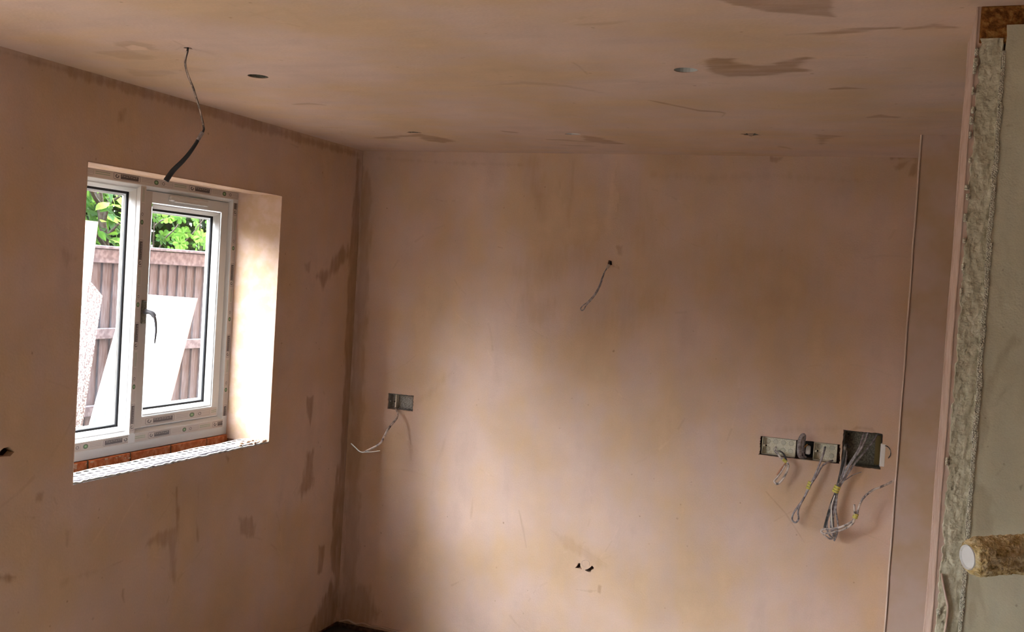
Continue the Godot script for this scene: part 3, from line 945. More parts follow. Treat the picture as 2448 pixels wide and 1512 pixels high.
# printed protective film: x along the strip
func film_texture() -> ImageTexture:
	var w := 1024
	var h := 56
	var im := Image.create(w, h, false, Image.FORMAT_RGB8)
	im.fill(lin(0.52, 0.46, 0.42))
	var ink := lin(0.07, 0.055, 0.055)
	var soft := lin(0.30, 0.26, 0.24)
	var green := lin(0.14, 0.26, 0.11)
	var frame := func(x: int, y: int, ww: int, hh: int, c: Color) -> void:
		im.fill_rect(Rect2i(x + 3, y, ww - 6, 2), c)
		im.fill_rect(Rect2i(x + 3, y + hh - 2, ww - 6, 2), c)
		im.fill_rect(Rect2i(x, y + 3, 2, hh - 6), c)
		im.fill_rect(Rect2i(x + ww - 2, y + 3, 2, hh - 6), c)
	var disc := func(cx: float, cy: float, r0: float, r1: float, c: Color) -> void:
		for y in range(int(cy - r1) - 1, int(cy + r1) + 2):
			for x in range(int(cx - r1) - 1, int(cx + r1) + 2):
				var d := Vector2(x - cx, y - cy).length()
				if d >= r0 and d <= r1 and x >= 0 and y >= 0 and x < w and y < h:
					im.set_pixel(x, y, c)
	for o in [0, 512]:
		frame.call(o + 14, 8, 168, 40, ink)             # boxed emblem and word block
		disc.call(o + 36, 28, 6, 12, ink)
		im.fill_rect(Rect2i(o + 36, 14, 10, 10), lin(0.52, 0.46, 0.42))
		im.fill_rect(Rect2i(o + 58, 14, 114, 28), ink)
		for k in 7:                                      # pale letter strokes inside the block
			im.fill_rect(Rect2i(o + 63 + k * 15, 18, 3, 10), soft)
			im.fill_rect(Rect2i(o + 63 + k * 15, 18 + (k % 3) * 4, 9, 2), lin(0.5, 0.44, 0.4))
			im.fill_rect(Rect2i(o + 70 + k * 15, 19, 2, 8), lin(0.5, 0.44, 0.4))
		for k in 3:                                      # small print
			for q in 9:
				im.fill_rect(Rect2i(o + 194 + q * 8, 14 + k * 10, 6, 3), soft)
		disc.call(o + 290, 28, 0, 15, lin(0.04, 0.07, 0.03))
		disc.call(o + 290, 28, 0, 10, green)
		disc.call(o + 290, 28, 0, 5, lin(0.30, 0.42, 0.24))
		frame.call(o + 322, 10, 84, 36, soft)
		disc.call(o + 340, 28, 7, 10, ink)
		for q in 6:
			im.fill_rect(Rect2i(o + 356 + q * 8, 22, 6, 2), soft)
			im.fill_rect(Rect2i(o + 356 + q * 8, 30, 6, 2), soft)
		for k in 2:
			for q in 11:
				im.fill_rect(Rect2i(o + 418 + q * 8, 18 + k * 12, 6, 4), green)
	return ImageTexture.create_from_image(im)

func film(parent: Node, a: Vector3, along: Vector3, across: Vector3, from: float, to: float) -> void:
	# a = one corner, along and across span the strip; from/to = part of the print
	var s := Shape.new()
	var n := along.cross(across).normalized() * 0.0004
	s.quad(a + n, a + along + n, a + along + across + n, a + across + n, Vector2(from, 1), Vector2(to, 1), Vector2(to, 0), Vector2(from, 0))
	put("printed_film", s, mats.film, parent)

func build_window() -> void:
	mats.film = StandardMaterial3D.new()
	mats.film.albedo_texture = film_texture()
	mats.film.roughness = 0.55
	mats.plain_film = mat(0.50, 0.45, 0.41, 0.55)
	var w := structure("window_1", "white plastic two-light window still covered with printed protective film", "window")
	var xi := XL - 0.219        # room side of the frame
	var xo := xi - 0.07
	var y0 := 1.058
	var y1 := 2.112
	var z0 := -2.690
	var z1 := -3.822
	var names := ["frame_head", "frame_jamb", "frame_bottom_rail", "frame_jamb"]
	var f := ring_frame(y0, y1, z0, z1, [[0.0, xo], [0.0, xi], [0.036, xi], [0.050, xi - 0.016], [0.050, xo], [0.0, xo]])
	for i in 4:
		put(names[i], f[i], mats.upvc, w)
	# lower packing rail under the frame
	var s := Shape.new()
	s.chamfered(Vector3(xo, 1.024, z1), Vector3(xi + 0.001, 1.059, z0), 0.002)
	put("bottom_packer", s, mats.dirty_upvc if mats.has("dirty_upvc") else mats.upvc, w)
	# mullion
	var ma := -3.196
	var mb := -3.234
	s = Shape.new()
	s.box(Vector3(xo, y0 + 0.05, mb), Vector3(xi - 0.014, y1 - 0.05, ma))
	s.quad(Vector3(xi, y1 - 0.036, ma - 0.006), Vector3(xi, y0 + 0.036, ma - 0.006), Vector3(xi, y0 + 0.036, mb + 0.006), Vector3(xi, y1 - 0.036, mb + 0.006))
	s.quad(Vector3(xi - 0.014, y0 + 0.05, ma), Vector3(xi, y0 + 0.036, ma - 0.006), Vector3(xi, y1 - 0.036, ma - 0.006), Vector3(xi - 0.014, y1 - 0.05, ma))
	s.quad(Vector3(xi - 0.014, y0 + 0.05, mb), Vector3(xi - 0.014, y1 - 0.05, mb), Vector3(xi, y1 - 0.036, mb + 0.006), Vector3(xi, y0 + 0.036, mb + 0.006))
	put("mullion", s, mats.upvc, w)
	# fixed light: bead, gasket, pane
	var ly0 := y0 + 0.05
	var ly1 := y1 - 0.05
	for k in [["glazing_bead", [[0.0, xi - 0.014], [0.003, xi - 0.016], [0.013, xi - 0.030], [0.016, xi - 0.040]], mats.upvc], ["gasket", [[0.016, xi - 0.040], [0.024, xi - 0.042], [0.025, xi - 0.047]], mats.rubber]]:
		for q in ring_frame(ly0, ly1, z0 - 0.05, ma, k[1]):
			put(k[0], q, k[2], w)
	s = Shape.new()
	s.quad(Vector3(xi - 0.046, ly0 + 0.012, z0 - 0.06), Vector3(xi - 0.046, ly0 + 0.012, ma + 0.01), Vector3(xi - 0.046, ly1 - 0.012, ma + 0.01), Vector3(xi - 0.046, ly1 - 0.012, z0 - 0.06))
	put("glass_pane", s, mats.glass, w)
	# opening sash
	var sash := Node3D.new()
	sash.name = "sash"
	w.add_child(sash)
	var sy0 := y0 + 0.053
	var sy1 := y1 - 0.053
	var sz0 := mb - 0.003
	var sz1 := z1 + 0.053
	var xs := xi - 0.012
	for q in ring_frame(sy0, sy1, sz0, sz1, [[0.0, xo], [0.0, xs], [0.044, xs], [0.046, xs - 0.004], [0.048, xs - 0.006]]):
		put("rail", q, mats.upvc, sash)
	for q in ring_frame(sy0, sy1, sz0, sz1, [[0.048, xs - 0.002], [0.052, xs - 0.003], [0.064, xs - 0.018], [0.066, xs - 0.028]]):
		put("glazing_bead", q, mats.upvc, sash)
	for q in ring_frame(sy0, sy1, sz0, sz1, [[0.066, xs - 0.028], [0.074, xs - 0.030], [0.075, xs - 0.036]]):
		put("gasket", q, mats.rubber, sash)
	s = Shape.new()
	s.quad(Vector3(xs - 0.034, sy0 + 0.06, sz0 - 0.06), Vector3(xs - 0.034, sy0 + 0.06, sz1 + 0.06), Vector3(xs - 0.034, sy1 - 0.06, sz1 + 0.06), Vector3(xs - 0.034, sy1 - 0.06, sz0 - 0.06))
	put("glass_pane", s, mats.glass, sash)
	# outer-side light spacer bars that show as a white line round the glass
	for q in ring_frame(sy0, sy1, sz0, sz1, [[0.071, xs - 0.039], [0.083, xs - 0.039], [0.083, xs - 0.046]]):
		put("spacer_bar", q, mats.white, sash)
	for q in ring_frame(ly0, ly1, z0 - 0.05, ma, [[0.021, xi - 0.050], [0.033, xi - 0.050], [0.033, xi - 0.057]]):
		put("spacer_bar", q, mats.white, w)
	# trickle vent along the sash head: rounded long cover with a lip
	var vy := sy1 - 0.018
	s = Shape.new()
	s.chamfered(Vector3(xs - 0.002, vy - 0.011, -3.620), Vector3(xs + 0.012, vy + 0.011, -3.375), 0.005)
	put("trickle_vent", s, mats.upvc, sash)
	s = Shape.new()
	s.chamfered(Vector3(xs + 0.006, vy - 0.014, -3.612), Vector3(xs + 0.016, vy - 0.007, -3.400), 0.003)
	put("vent_lip", s, mats.upvc, sash)
	# espagnolette handle: dark backplate, grey neck, blade
	var hz := sz0 - 0.020
	s = Shape.new()
	s.chamfered(Vector3(xs, 1.530, hz - 0.011), Vector3(xs + 0.010, 1.622, hz + 0.011), 0.003)
	put("handle_backplate", s, mats.dark_metal, sash)
	s = Shape.new()
	sweep(s, [Vector3(xs + 0.008, 1.578, hz), Vector3(xs + 0.026, 1.580, hz - 0.002), Vector3(xs + 0.042, 1.575, hz - 0.006), Vector3(xs + 0.050, 1.562, hz - 0.012)], 0.012, 0.010, 10)
	sweep(s, [Vector3(xs + 0.047, 1.572, hz - 0.009), Vector3(xs + 0.052, 1.545, hz - 0.016), Vector3(xs + 0.052, 1.505, hz - 0.022), Vector3(xs + 0.048, 1.455, hz - 0.022)], 0.010, 0.006, 10, true, 0.006, 0.5)
	put("handle_lever", s, mats.handle_grey, sash)
	# printed film on the faces
	var e := 0.0006
	film(w, Vector3(xi + e, y0 + 0.002, ma), Vector3(0, 0, z0 - ma), Vector3(0, 0.033, 0), 0.02, 0.62)
	film(w, Vector3(xi + e, y0 + 0.002, z1 + 0.03), Vector3(0, 0, mb - z1 - 0.03), Vector3(0, 0.033, 0), 1.10, 0.42)
	film(w, Vector3(xi + e, y1 - 0.034, z1), Vector3(0, 0, z0 - z1), Vector3(0, 0.034, 0), 1.9, 0.6)
	film(w, Vector3(xi + e, y0 + 0.04, ma - 0.004), Vector3(0, y1 - y0 - 0.08, 0), Vector3(0, 0, mb - ma + 0.008), 0.0, 1.5)
	film(w, Vector3(xi + e, y0 + 0.05, z1 + 0.034), Vector3(0, y1 - y0 - 0.10, 0), Vector3(0, 0, -0.032), 0.1, 1.6)
	s = Shape.new()
	s.quad(Vector3(xs + e, sy0 + 0.002, sz0), Vector3(xs + e, sy0 + 0.002, sz0 - 0.043), Vector3(xs + e, sy1 - 0.002, sz0 - 0.043), Vector3(xs + e, sy1 - 0.002, sz0))
	put("plain_film", s, mats.plain_film, sash)
	film(sash, Vector3(xs + e, sy0 + 0.004, sz1 + 0.01), Vector3(0, 0, sz0 - sz1 - 0.02), Vector3(0, 0.036, 0), 0.94, 0.46)

func build_sill() -> void:
	var t := structure("trim_1", "white perforated bead strip along the window ledge with plaster crumbs", "trim")
	var holes := []
	var z := -2.715
	var row := 0
	while z > -3.80:
		for k in 3:
			var u := -2.606 - k * 0.036
			var zz := z - (0.018 if k % 2 else 0.0)
			if not (fmod(absf(z), 0.30) < 0.036 and k != 1) and zz > -3.815:
				holes.append({"c": Vector2(u - 0.012, zz), "h": Vector2(0.0165, 0.0165), "pts": round_pts(0.0105, 14, 0.05, 1.25), "depth": 0.0})
		z -= 0.036
		row += 1
	# staggered rows cannot share a grid: one panel for each row
	var s := Shape.new()
	for k in 3:
		var uc := -2.606 - k * 0.036 - 0.012
		var mine := holes.filter(func(q: Dictionary) -> bool: return absf(q.c.x - uc) < 0.001)
		panel(s, uc - 0.018, uc + 0.018, -3.832, -2.692, mine, func(x: float, zz: float, _d: float) -> Vector3: return Vector3(x, 1.016 + 0.0015 * sin(zz * 23.0) + (x + 2.66) * 0.02, zz), Rect2(0, 0, 1, 1), true)
	put("perforated_strip", s, mats.bead_white, t)
	s = Shape.new()
	s.box(Vector3(-2.806, 0.93, -3.834), Vector3(-2.596, 0.985, -2.691))
	put("dark_packing", s, mats.packing, t)
	s = Shape.new()
	var pts := []
	for i in 90:
		var f := i / 89.0
		pts.append(Vector3(XL - 0.003 + rng.randf_range(-0.002, 0.002), 1.0105 + rng.randf_range(-0.003, 0.002), lerpf(-2.690, -3.836, f)))
	sweep(s, pts, 0.0045, 0.0045, 6, true, 0.008)
	put("plaster_edge", s, mats.bead_white, t)
	for i in 16:
		var c := Vector3(XL - rng.randf_range(0.0, 0.05), 1.018, lerpf(-3.62, -3.83, rng.randf()))
		var q := Shape.new()
		var r := rng.randf_range(0.004, 0.010)
		q.chamfered(c - Vector3(r, r * 0.5, r), c + Vector3(r * 0.8, r * 0.7, r * 1.1), r * 0.3)
		put("plaster_crumb", q, mats.reveal_plaster, t)
	# bricks of the ledge below the frame
	var l: Node3D = get_node("wall_left")
	var b := Shape.new()
	b.box(Vector3(-2.89, 0.90, -3.838), Vector3(-2.806, 1.020, -2.688))
	put("mortar_bed", b, mats.mortar, l)
	var joints := [-2.690, -2.760, -2.986, -3.211, -3.448, -3.680, -3.836]
	for i in joints.size() - 1:
		var q := Shape.new()
		q.chamfered(Vector3(-2.880, 0.940, joints[i + 1] + 0.005), Vector3(-2.799 + rng.randf_range(-0.003, 0.002), 1.0215, joints[i] - 0.005), 0.003)
		put("brick", q, mats.brick, l)
	for i in 14:                                        # plaster splashes on the bricks
		var c := Vector3(-2.7985, rng.randf_range(0.998, 1.016), rng.randf_range(-3.2, -2.75))
		var q := Shape.new()
		var r := rng.randf_range(0.003, 0.009)
		q.chamfered(c - Vector3(0.0016, r * 0.4, r), c + Vector3(0.0016, r * 0.4, r), 0.0008)
		put("plaster_splash", q, mats.reveal_plaster, l)

# pressed-steel back box: open tray with knockouts
func back_box(label: String, x0: float, x1: float, ya: float, yb: float, z: float, depth: float, m: Material, screws := true) -> Node3D:
	var t := thing("socket_box", label, "electrical box")
	var s := Shape.new()
	var k := 0.0012
	s.box(Vector3(x0, ya, z - depth - k), Vector3(x1, yb, z - depth))
	s.box(Vector3(x0, ya, z - depth), Vector3(x0 + k, yb, z))
	s.box(Vector3(x1 - k, ya, z - depth), Vector3(x1, yb, z))
	s.box(Vector3(x0, ya, z - depth), Vector3(x1, ya + k, z))
	s.box(Vector3(x0, yb - k, z - depth), Vector3(x1, yb, z))
	put("tray", s, m, t)
	var n := int((x1 - x0) / 0.034)
	for i in n:
		for j in 2:
			var c := Vector3(x0 + 0.022 + i * (x1 - x0 - 0.044) / maxf(1.0, n - 1.0), lerpf(ya, yb, 0.27 + 0.46 * j), z - depth + 0.0002)
			var q := Shape.new()
			for a in 14:
				var p := Vector3(cos(TAU * a / 14.0), sin(TAU * a / 14.0), 0)
				var o := Vector3(cos(TAU * (a + 1) / 14.0), sin(TAU * (a + 1) / 14.0), 0)
				q.quad(c + p * 0.0105, c + o * 0.0105, c + o * 0.0095 + Vector3(0, 0, 0.0012), c + p * 0.0095 + Vector3(0, 0, 0.0012))
				q.tri(c + Vector3(0, 0, 0.0012), c + p * 0.0095 + Vector3(0, 0, 0.0012), c + o * 0.0095 + Vector3(0, 0, 0.0012))
			put("knockout", q, mats.knockout if m == mats.zinc else m, t)
	if screws:
		for x in [x0 + 0.005, x1 - 0.011]:
			var q := Shape.new()
			q.box(Vector3(x, (ya + yb) / 2 - 0.004, z - 0.003), Vector3(x + 0.006, (ya + yb) / 2 + 0.004, z - 0.001))
			put("screw_lug", q, m, t)
	for y in [yb - 0.02, yb - 0.04]:                    # fixing slots
		var q := Shape.new()
		q.box(Vector3(x0 + 0.012, y - 0.003, z - depth), Vector3(x0 + 0.018, y + 0.003, z - depth + 0.0004))
		put("fixing_slot", q, mats.black, t)
	return t

func build_sockets() -> void:
	back_box("dull double metal socket box sunk in the far wall beside the window corner", -2.364, -2.232, 1.119, 1.192, ZB - 0.002, 0.035, mats.dull_zinc)
	var d := Shape.new()
	d.box(Vector3(-2.329, 1.121, ZB - 0.036), Vector3(-2.325, 1.190, ZB - 0.004))
	put("divider", d, mats.zinc, get_node("socket_box"))
	back_box("shiny galvanised double socket box at the outer end of the long cut-out", -0.534, -0.392, 1.106, 1.180, ZB - 0.004, 0.03, mats.zinc)
	back_box("small galvanised socket box between the grey cable hoop and the deep square box", -0.318, -0.222, 1.104, 1.180, ZB - 0.006, 0.035, mats.zinc)
	var deep := back_box("deep dark square box with cables coming out of it near the boxing", -0.198, -0.048, 1.101, 1.243, ZB - 0.006, 0.065, mats.dark_metal, false)
	var s := Shape.new()
	s.chamfered(Vector3(-0.050, 1.108, ZB - 0.03), Vector3(-0.028, 1.206, ZB + 0.001), 0.003)
	put("plastic_side", s, mats.white, deep)
	s = Shape.new()
	s.box(Vector3(-0.072, 1.108, ZB - 0.062), Vector3(-0.051, 1.232, ZB - 0.05))
	put("brass_strip", s, mat(0.20, 0.15, 0.06, 0.6), deep)
	# dark packing and fixings in the gap between the two boxes
	var g := thing("cavity_bracket", "black and brass bracket in the gap between the two small metal boxes", "bracket")
	s = Shape.new()
	s.chamfered(Vector3(-0.388, 1.108, ZB - 0.055), Vector3(-0.322, 1.176, ZB - 0.040), 0.002)
	put("plate", s, mats.black, g)
	s = Shape.new()
	s.chamfered(Vector3(-0.352, 1.122, ZB - 0.040), Vector3(-0.332, 1.160, ZB - 0.020), 0.004)
	put("pale_block", s, mats.white, g)
	s = Shape.new()
	sweep(s, [Vector3(-0.384, 1.120, ZB - 0.030), Vector3(-0.366, 1.140, ZB - 0.022), Vector3(-0.345, 1.165, ZB - 0.028)], 0.006, 0.004, 6)
	put("brass_strap", s, mats.rust, g)
	s = Shape.new()
	s.box(Vector3(-0.372, 1.108, ZB - 0.020), Vector3(-0.365, 1.114, ZB - 0.012))
	put("screw_head", s, mats.zinc, g)

func path(pts: Array) -> Array:                        # [[photo x, photo y, stand-off from the far wall], ...]
	var out := []
	for p in pts:
		out.append(on_z(p[0], p[1], ZB + p[2]))
	return out

func strand(called: String, pts: Array, ra: float, rb: float, m: Material, parent: Node, grow := 1.0) -> void:
	var s := Shape.new()
	sweep(s, path(pts), ra, rb, 8, true, 0.006, grow)
	put(called, s, m, parent)

func tape(at: Array, to: Array, r: float, parent: Node) -> void:
	var a := on_z(at[0], at[1], ZB + at[2])
	var b := on_z(to[0], to[1], ZB + to[2])
	for k in 3:
		var s := Shape.new()
		sweep(s, [a.lerp(b, k / 3.0 + 0.03), a.lerp(b, k / 3.0 + 0.16), a.lerp(b, k / 3.0 + 0.29)], r, r, 10, true, 0.004)
		put("yellow_tape", s, mats.yellow_tape, parent)

func build_cables() -> void:
	# hanging from the ceiling
	var c := thing("ceiling_cable", "dark taped cable hanging crookedly from the ceiling in front of the window", "cable")
	var up := func(pts: Array) -> Array:
		var out := []
		for p in pts:
			out.append(on_z(p[0], p[1], -2.4076 + p[2]))
		return out
	var s := Shape.new()
	sweep(s, [Vector3(-1.9695, 2.43, -2.4076)] + up.call([[448.5, 120, 0.0], [443.5, 140, 0.0], [443, 155, 0.0], [448, 175.5, 0.0], [455.6, 195.6, 0.0], [462, 211, 0.0], [468, 231, 0.0], [475.7, 256, 0.0], [482, 281, 0.0], [487, 304, 0.0], [486, 314, 0.0], [477, 327.5, 0.01]]), 0.0042, 0.0030, 8)
	put("sheath", s, mats.cable_dark, c)
	s = Shape.new()
	sweep(s, up.call([[446.5, 122, 0.006], [442.0, 142, 0.006], [444.5, 160, 0.006], [451.5, 184, 0.006], [459.5, 207, 0.006], [471.5, 242, 0.006], [479, 268, 0.006], [485, 299, 0.006]]), 0.0020, 0.0020, 6)
	put("core", s, mats.cable_pale, c)
	s = Shape.new()
	sweep(s, up.call([[484, 317, 0.006], [480, 323, 0.01], [473, 335, 0.016]]), 0.0062, 0.0056, 8)
	put("grey_tape", s, mats.cable_grey, c)
	s = Shape.new()
	sweep(s, up.call([[475, 331, 0.012], [468, 344, 0.02], [453, 366, 0.03], [435.5, 386.5, 0.04], [413, 409, 0.05], [396.5, 433, 0.06]]), 0.0055, 0.0045, 10, true, 0.006, 1.75)
	put("black_sleeve", s, mats.sleeve, c)

	# loop from the middle of the far wall
	c = thing("looped_cable", "thin grey cable loop drooping from a small hole high on the far wall", "cable")
	strand("sheath", [[1458.7, 627, -0.02], [1455, 635, 0.02], [1446, 650, 0.04], [1441, 665, 0.048], [1436, 681, 0.05], [1427, 700, 0.05], [1414, 717, 0.05], [1401, 731, 0.05], [1396, 740, 0.05], [1390.5, 743, 0.05], [1388, 738.5, 0.05], [1393.5, 731, 0.052], [1404, 723, 0.054], [1420, 705, 0.056], [1432, 684, 0.057], [1439, 664, 0.054], [1446, 648, 0.046]], 0.0036, 0.0024, mats.cable_grey, c)
	strand("paper_collar", [[1455.5, 634, 0.018], [1450, 643, 0.034]], 0.0062, 0.0062, mats.cable_pale, c)

	# from the small double box
	c = thing("socket_cable", "pale streaked cable curling out below the dull double socket box", "cable")
	strand("sheath", [[946, 973, -0.02], [947.5, 981, 0.01], [951, 990, 0.04], [946.5, 1003, 0.075], [931, 1022, 0.125], [918, 1045, 0.165], [911, 1058, 0.19], [898, 1068, 0.21], [882, 1076, 0.22], [873, 1081, 0.225]], 0.0062, 0.0042, mats.cable_pale, c)
	strand("core", [[872, 1081.5, 0.225], [866, 1082, 0.228], [859, 1079.5, 0.23], [850, 1071, 0.235], [839, 1061, 0.24]], 0.0026, 0.0026, mats.white, c)
	strand("taped_tail", [[873, 1081.5, 0.226], [890, 1081, 0.222], [908, 1078.5, 0.218]], 0.0062, 0.0030, mats.white, c, 0.6)

	# the cluster by the boxing
	c = thing("stub_cable", "short dusty cable loop with yellow tape under the shiny double socket box", "cable")
	strand("sheath", [[1855, 1070, -0.02], [1853, 1079, 0.005], [1859, 1085, 0.035], [1868, 1096, 0.05], [1877, 1103, 0.06], [1884, 1110, 0.062], [1883, 1122, 0.062], [1876, 1138, 0.062], [1866, 1152, 0.062], [1857, 1157.5, 0.062], [1851, 1151, 0.064], [1858, 1142, 0.07], [1868, 1128, 0.072], [1878, 1112, 0.07]], 0.0050, 0.0034, mats.cable_pale, c)
	strand("core", [[1853, 1081, 0.01], [1864, 1080, 0.03], [1874, 1087, 0.045], [1880, 1102, 0.056]], 0.0042, 0.0036, mats.cable_dark, c)
	strand("cut_tail", [[1878, 1108, 0.066], [1868, 1121, 0.074], [1857, 1136, 0.078]], 0.0042, 0.0030, mats.copper, c)
	tape([1872.5, 1099, 0.055], [1881, 1107, 0.062], 0.0070, c)

	c = thing("cable_hoop", "thick grey cable hoop standing out of the long cut-out", "cable")
	strand("sheath", [[1925, 1093, -0.03], [1914, 1094, 0.01], [1909.5, 1084, 0.04], [1910, 1063, 0.055], [1914, 1047, 0.058], [1920, 1040, 0.055], [1924, 1043, 0.045], [1922, 1058, 0.025], [1919, 1075, -0.005], [1922, 1088, -0.03]], 0.0075, 0.0055, mats.cable_grey, c)
	strand("second_strand", [[1927, 1094, -0.03], [1919, 1096, 0.005], [1914, 1086, 0.03], [1914.5, 1066, 0.045], [1918, 1051, 0.048], [1922, 1048, 0.035], [1921, 1065, 0.01], [1922, 1080, -0.025]], 0.0045, 0.0040, mats.cable_grey, c)

	c = thing("long_cable", "long grey cable loop with yellow tape hanging from the small galvanised box", "cable")
	strand("sheath", [[1972, 1070, -0.03], [1969, 1084, 0.02], [1962, 1103, 0.04], [1952, 1128, 0.05], [1942, 1150, 0.052], [1933, 1165, 0.052], [1921, 1193, 0.052], [1906, 1214, 0.052], [1896, 1230, 0.052], [1894, 1244, 0.052], [1902, 1250, 0.052], [1909, 1241, 0.053], [1908, 1222, 0.054], [1917, 1200, 0.056], [1928, 1180, 0.056], [1939, 1158, 0.056], [1953, 1137, 0.052], [1964, 1117, 0.04], [1975, 1108, 0.02], [1990, 1102, -0.02]], 0.0056, 0.0040, mats.cable_grey, c)
	tape([1937.5, 1152, 0.054], [1931, 1170, 0.054], 0.0092, c)

	c = thing("cable_bundle", "thick bundle of grey cables taped in yellow below the deep square box", "cable bundle")
	var runs := [
		[[2076, 1030, -0.03], [2070, 1050, 0.02], [2058, 1074, 0.05], [2040, 1100, 0.06], [2020, 1134, 0.06], [2004, 1165, 0.06], [1996, 1190, 0.058], [1986, 1220, 0.055], [1977, 1250, 0.052], [1980, 1275, 0.05], [1992, 1290, 0.05]],
		[[2067, 1032, -0.03], [2061, 1052, 0.02], [2052, 1076, 0.045], [2034, 1104, 0.052], [2014, 1138, 0.054], [2001, 1166, 0.054], [1995, 1192, 0.052], [1989, 1225, 0.05], [1986, 1255, 0.048], [1990, 1278, 0.048], [1996, 1292, 0.05]],
		[[2024, 1080, -0.03], [2023, 1098, 0.03], [2016, 1125, 0.055], [2008, 1150, 0.062], [2001, 1170, 0.062], [2000, 1192, 0.06], [1998, 1222, 0.056], [2003, 1252, 0.052], [2001, 1275, 0.05], [1994, 1294, 0.05]],
		[[2097, 1038, -0.03], [2086, 1058, 0.0], [2066, 1082, 0.035], [2044, 1108, 0.05], [2024, 1138, 0.055], [2006, 1168, 0.056], [1999, 1195, 0.055], [1993, 1230, 0.052], [1992, 1262, 0.05], [1996, 1285, 0.05]],
		[[2031, 1070, -0.03], [2028, 1064, 0.01], [2021, 1066, 0.03], [2018, 1090, 0.05], [2011, 1125, 0.06], [2003, 1160, 0.064], [1996, 1184, 0.062], [1986, 1210, 0.058], [1973, 1256, 0.054], [1972, 1268, 0.054]],
	]
	for k in runs.size():
		strand("strand", runs[k], 0.0056, 0.0040, mats.cable_grey if k != 4 else mats.cable_dark, c)
	strand("thin_tail", [[2004, 1157, 0.064], [2018, 1150, 0.07], [2040, 1136, 0.07], [2060, 1129, 0.066]], 0.0030, 0.0022, mats.cable_grey, c, 0.7)
	strand("white_core", [[1996, 1185, 0.066], [1988, 1210, 0.066], [1988, 1235, 0.064], [1990, 1262, 0.062]], 0.0026, 0.0026, mats.white, c)
	tape([2003, 1162, 0.058], [1996, 1178, 0.057], 0.0135, c)

	c = thing("boxing_cable", "white plastered cable with a yellow-taped hook coming out beside the boxing", "cable")
	strand("sheath", [[2146, 1145, 0.04], [2139, 1148, 0.06], [2125, 1156, 0.075], [2105, 1165, 0.09], [2088, 1172, 0.10], [2071, 1184, 0.105], [2059, 1199, 0.108], [2053, 1214, 0.11], [2048, 1230, 0.11], [2042, 1243, 0.11], [2029, 1252, 0.11], [2010, 1261, 0.11], [1986, 1266, 0.11], [1968, 1266, 0.11], [1963, 1272, 0.112], [1970, 1277, 0.114]], 0.0062, 0.0046, mats.cable_pale, c)
	strand("return_strand", [[1970, 1277, 0.114], [1990, 1273, 0.116], [2012, 1268, 0.116], [2032, 1258, 0.118], [2042, 1246, 0.118], [2043, 1225, 0.116], [2042, 1207, 0.114]], 0.0056, 0.0042, mats.cable_pale, c)
	strand("lower_strand", [[1966, 1275, 0.106], [1975, 1284, 0.10], [1988, 1290, 0.09], [1994, 1284, 0.08]], 0.0044, 0.0036, mats.cable_pale, c)
	tape([2047, 1229, 0.113], [2043, 1240, 0.114], 0.0105, c)

	c = thing("hook_wire", "small dark wire hook at the ragged edge of the deep square box", "wire")
	strand("wire", [[2112, 1066, -0.01], [2121, 1068, 0.008], [2128, 1076, 0.012], [2129, 1088, 0.010], [2122, 1098, -0.005]], 0.0020, 0.0020, mats.cable_dark, c)

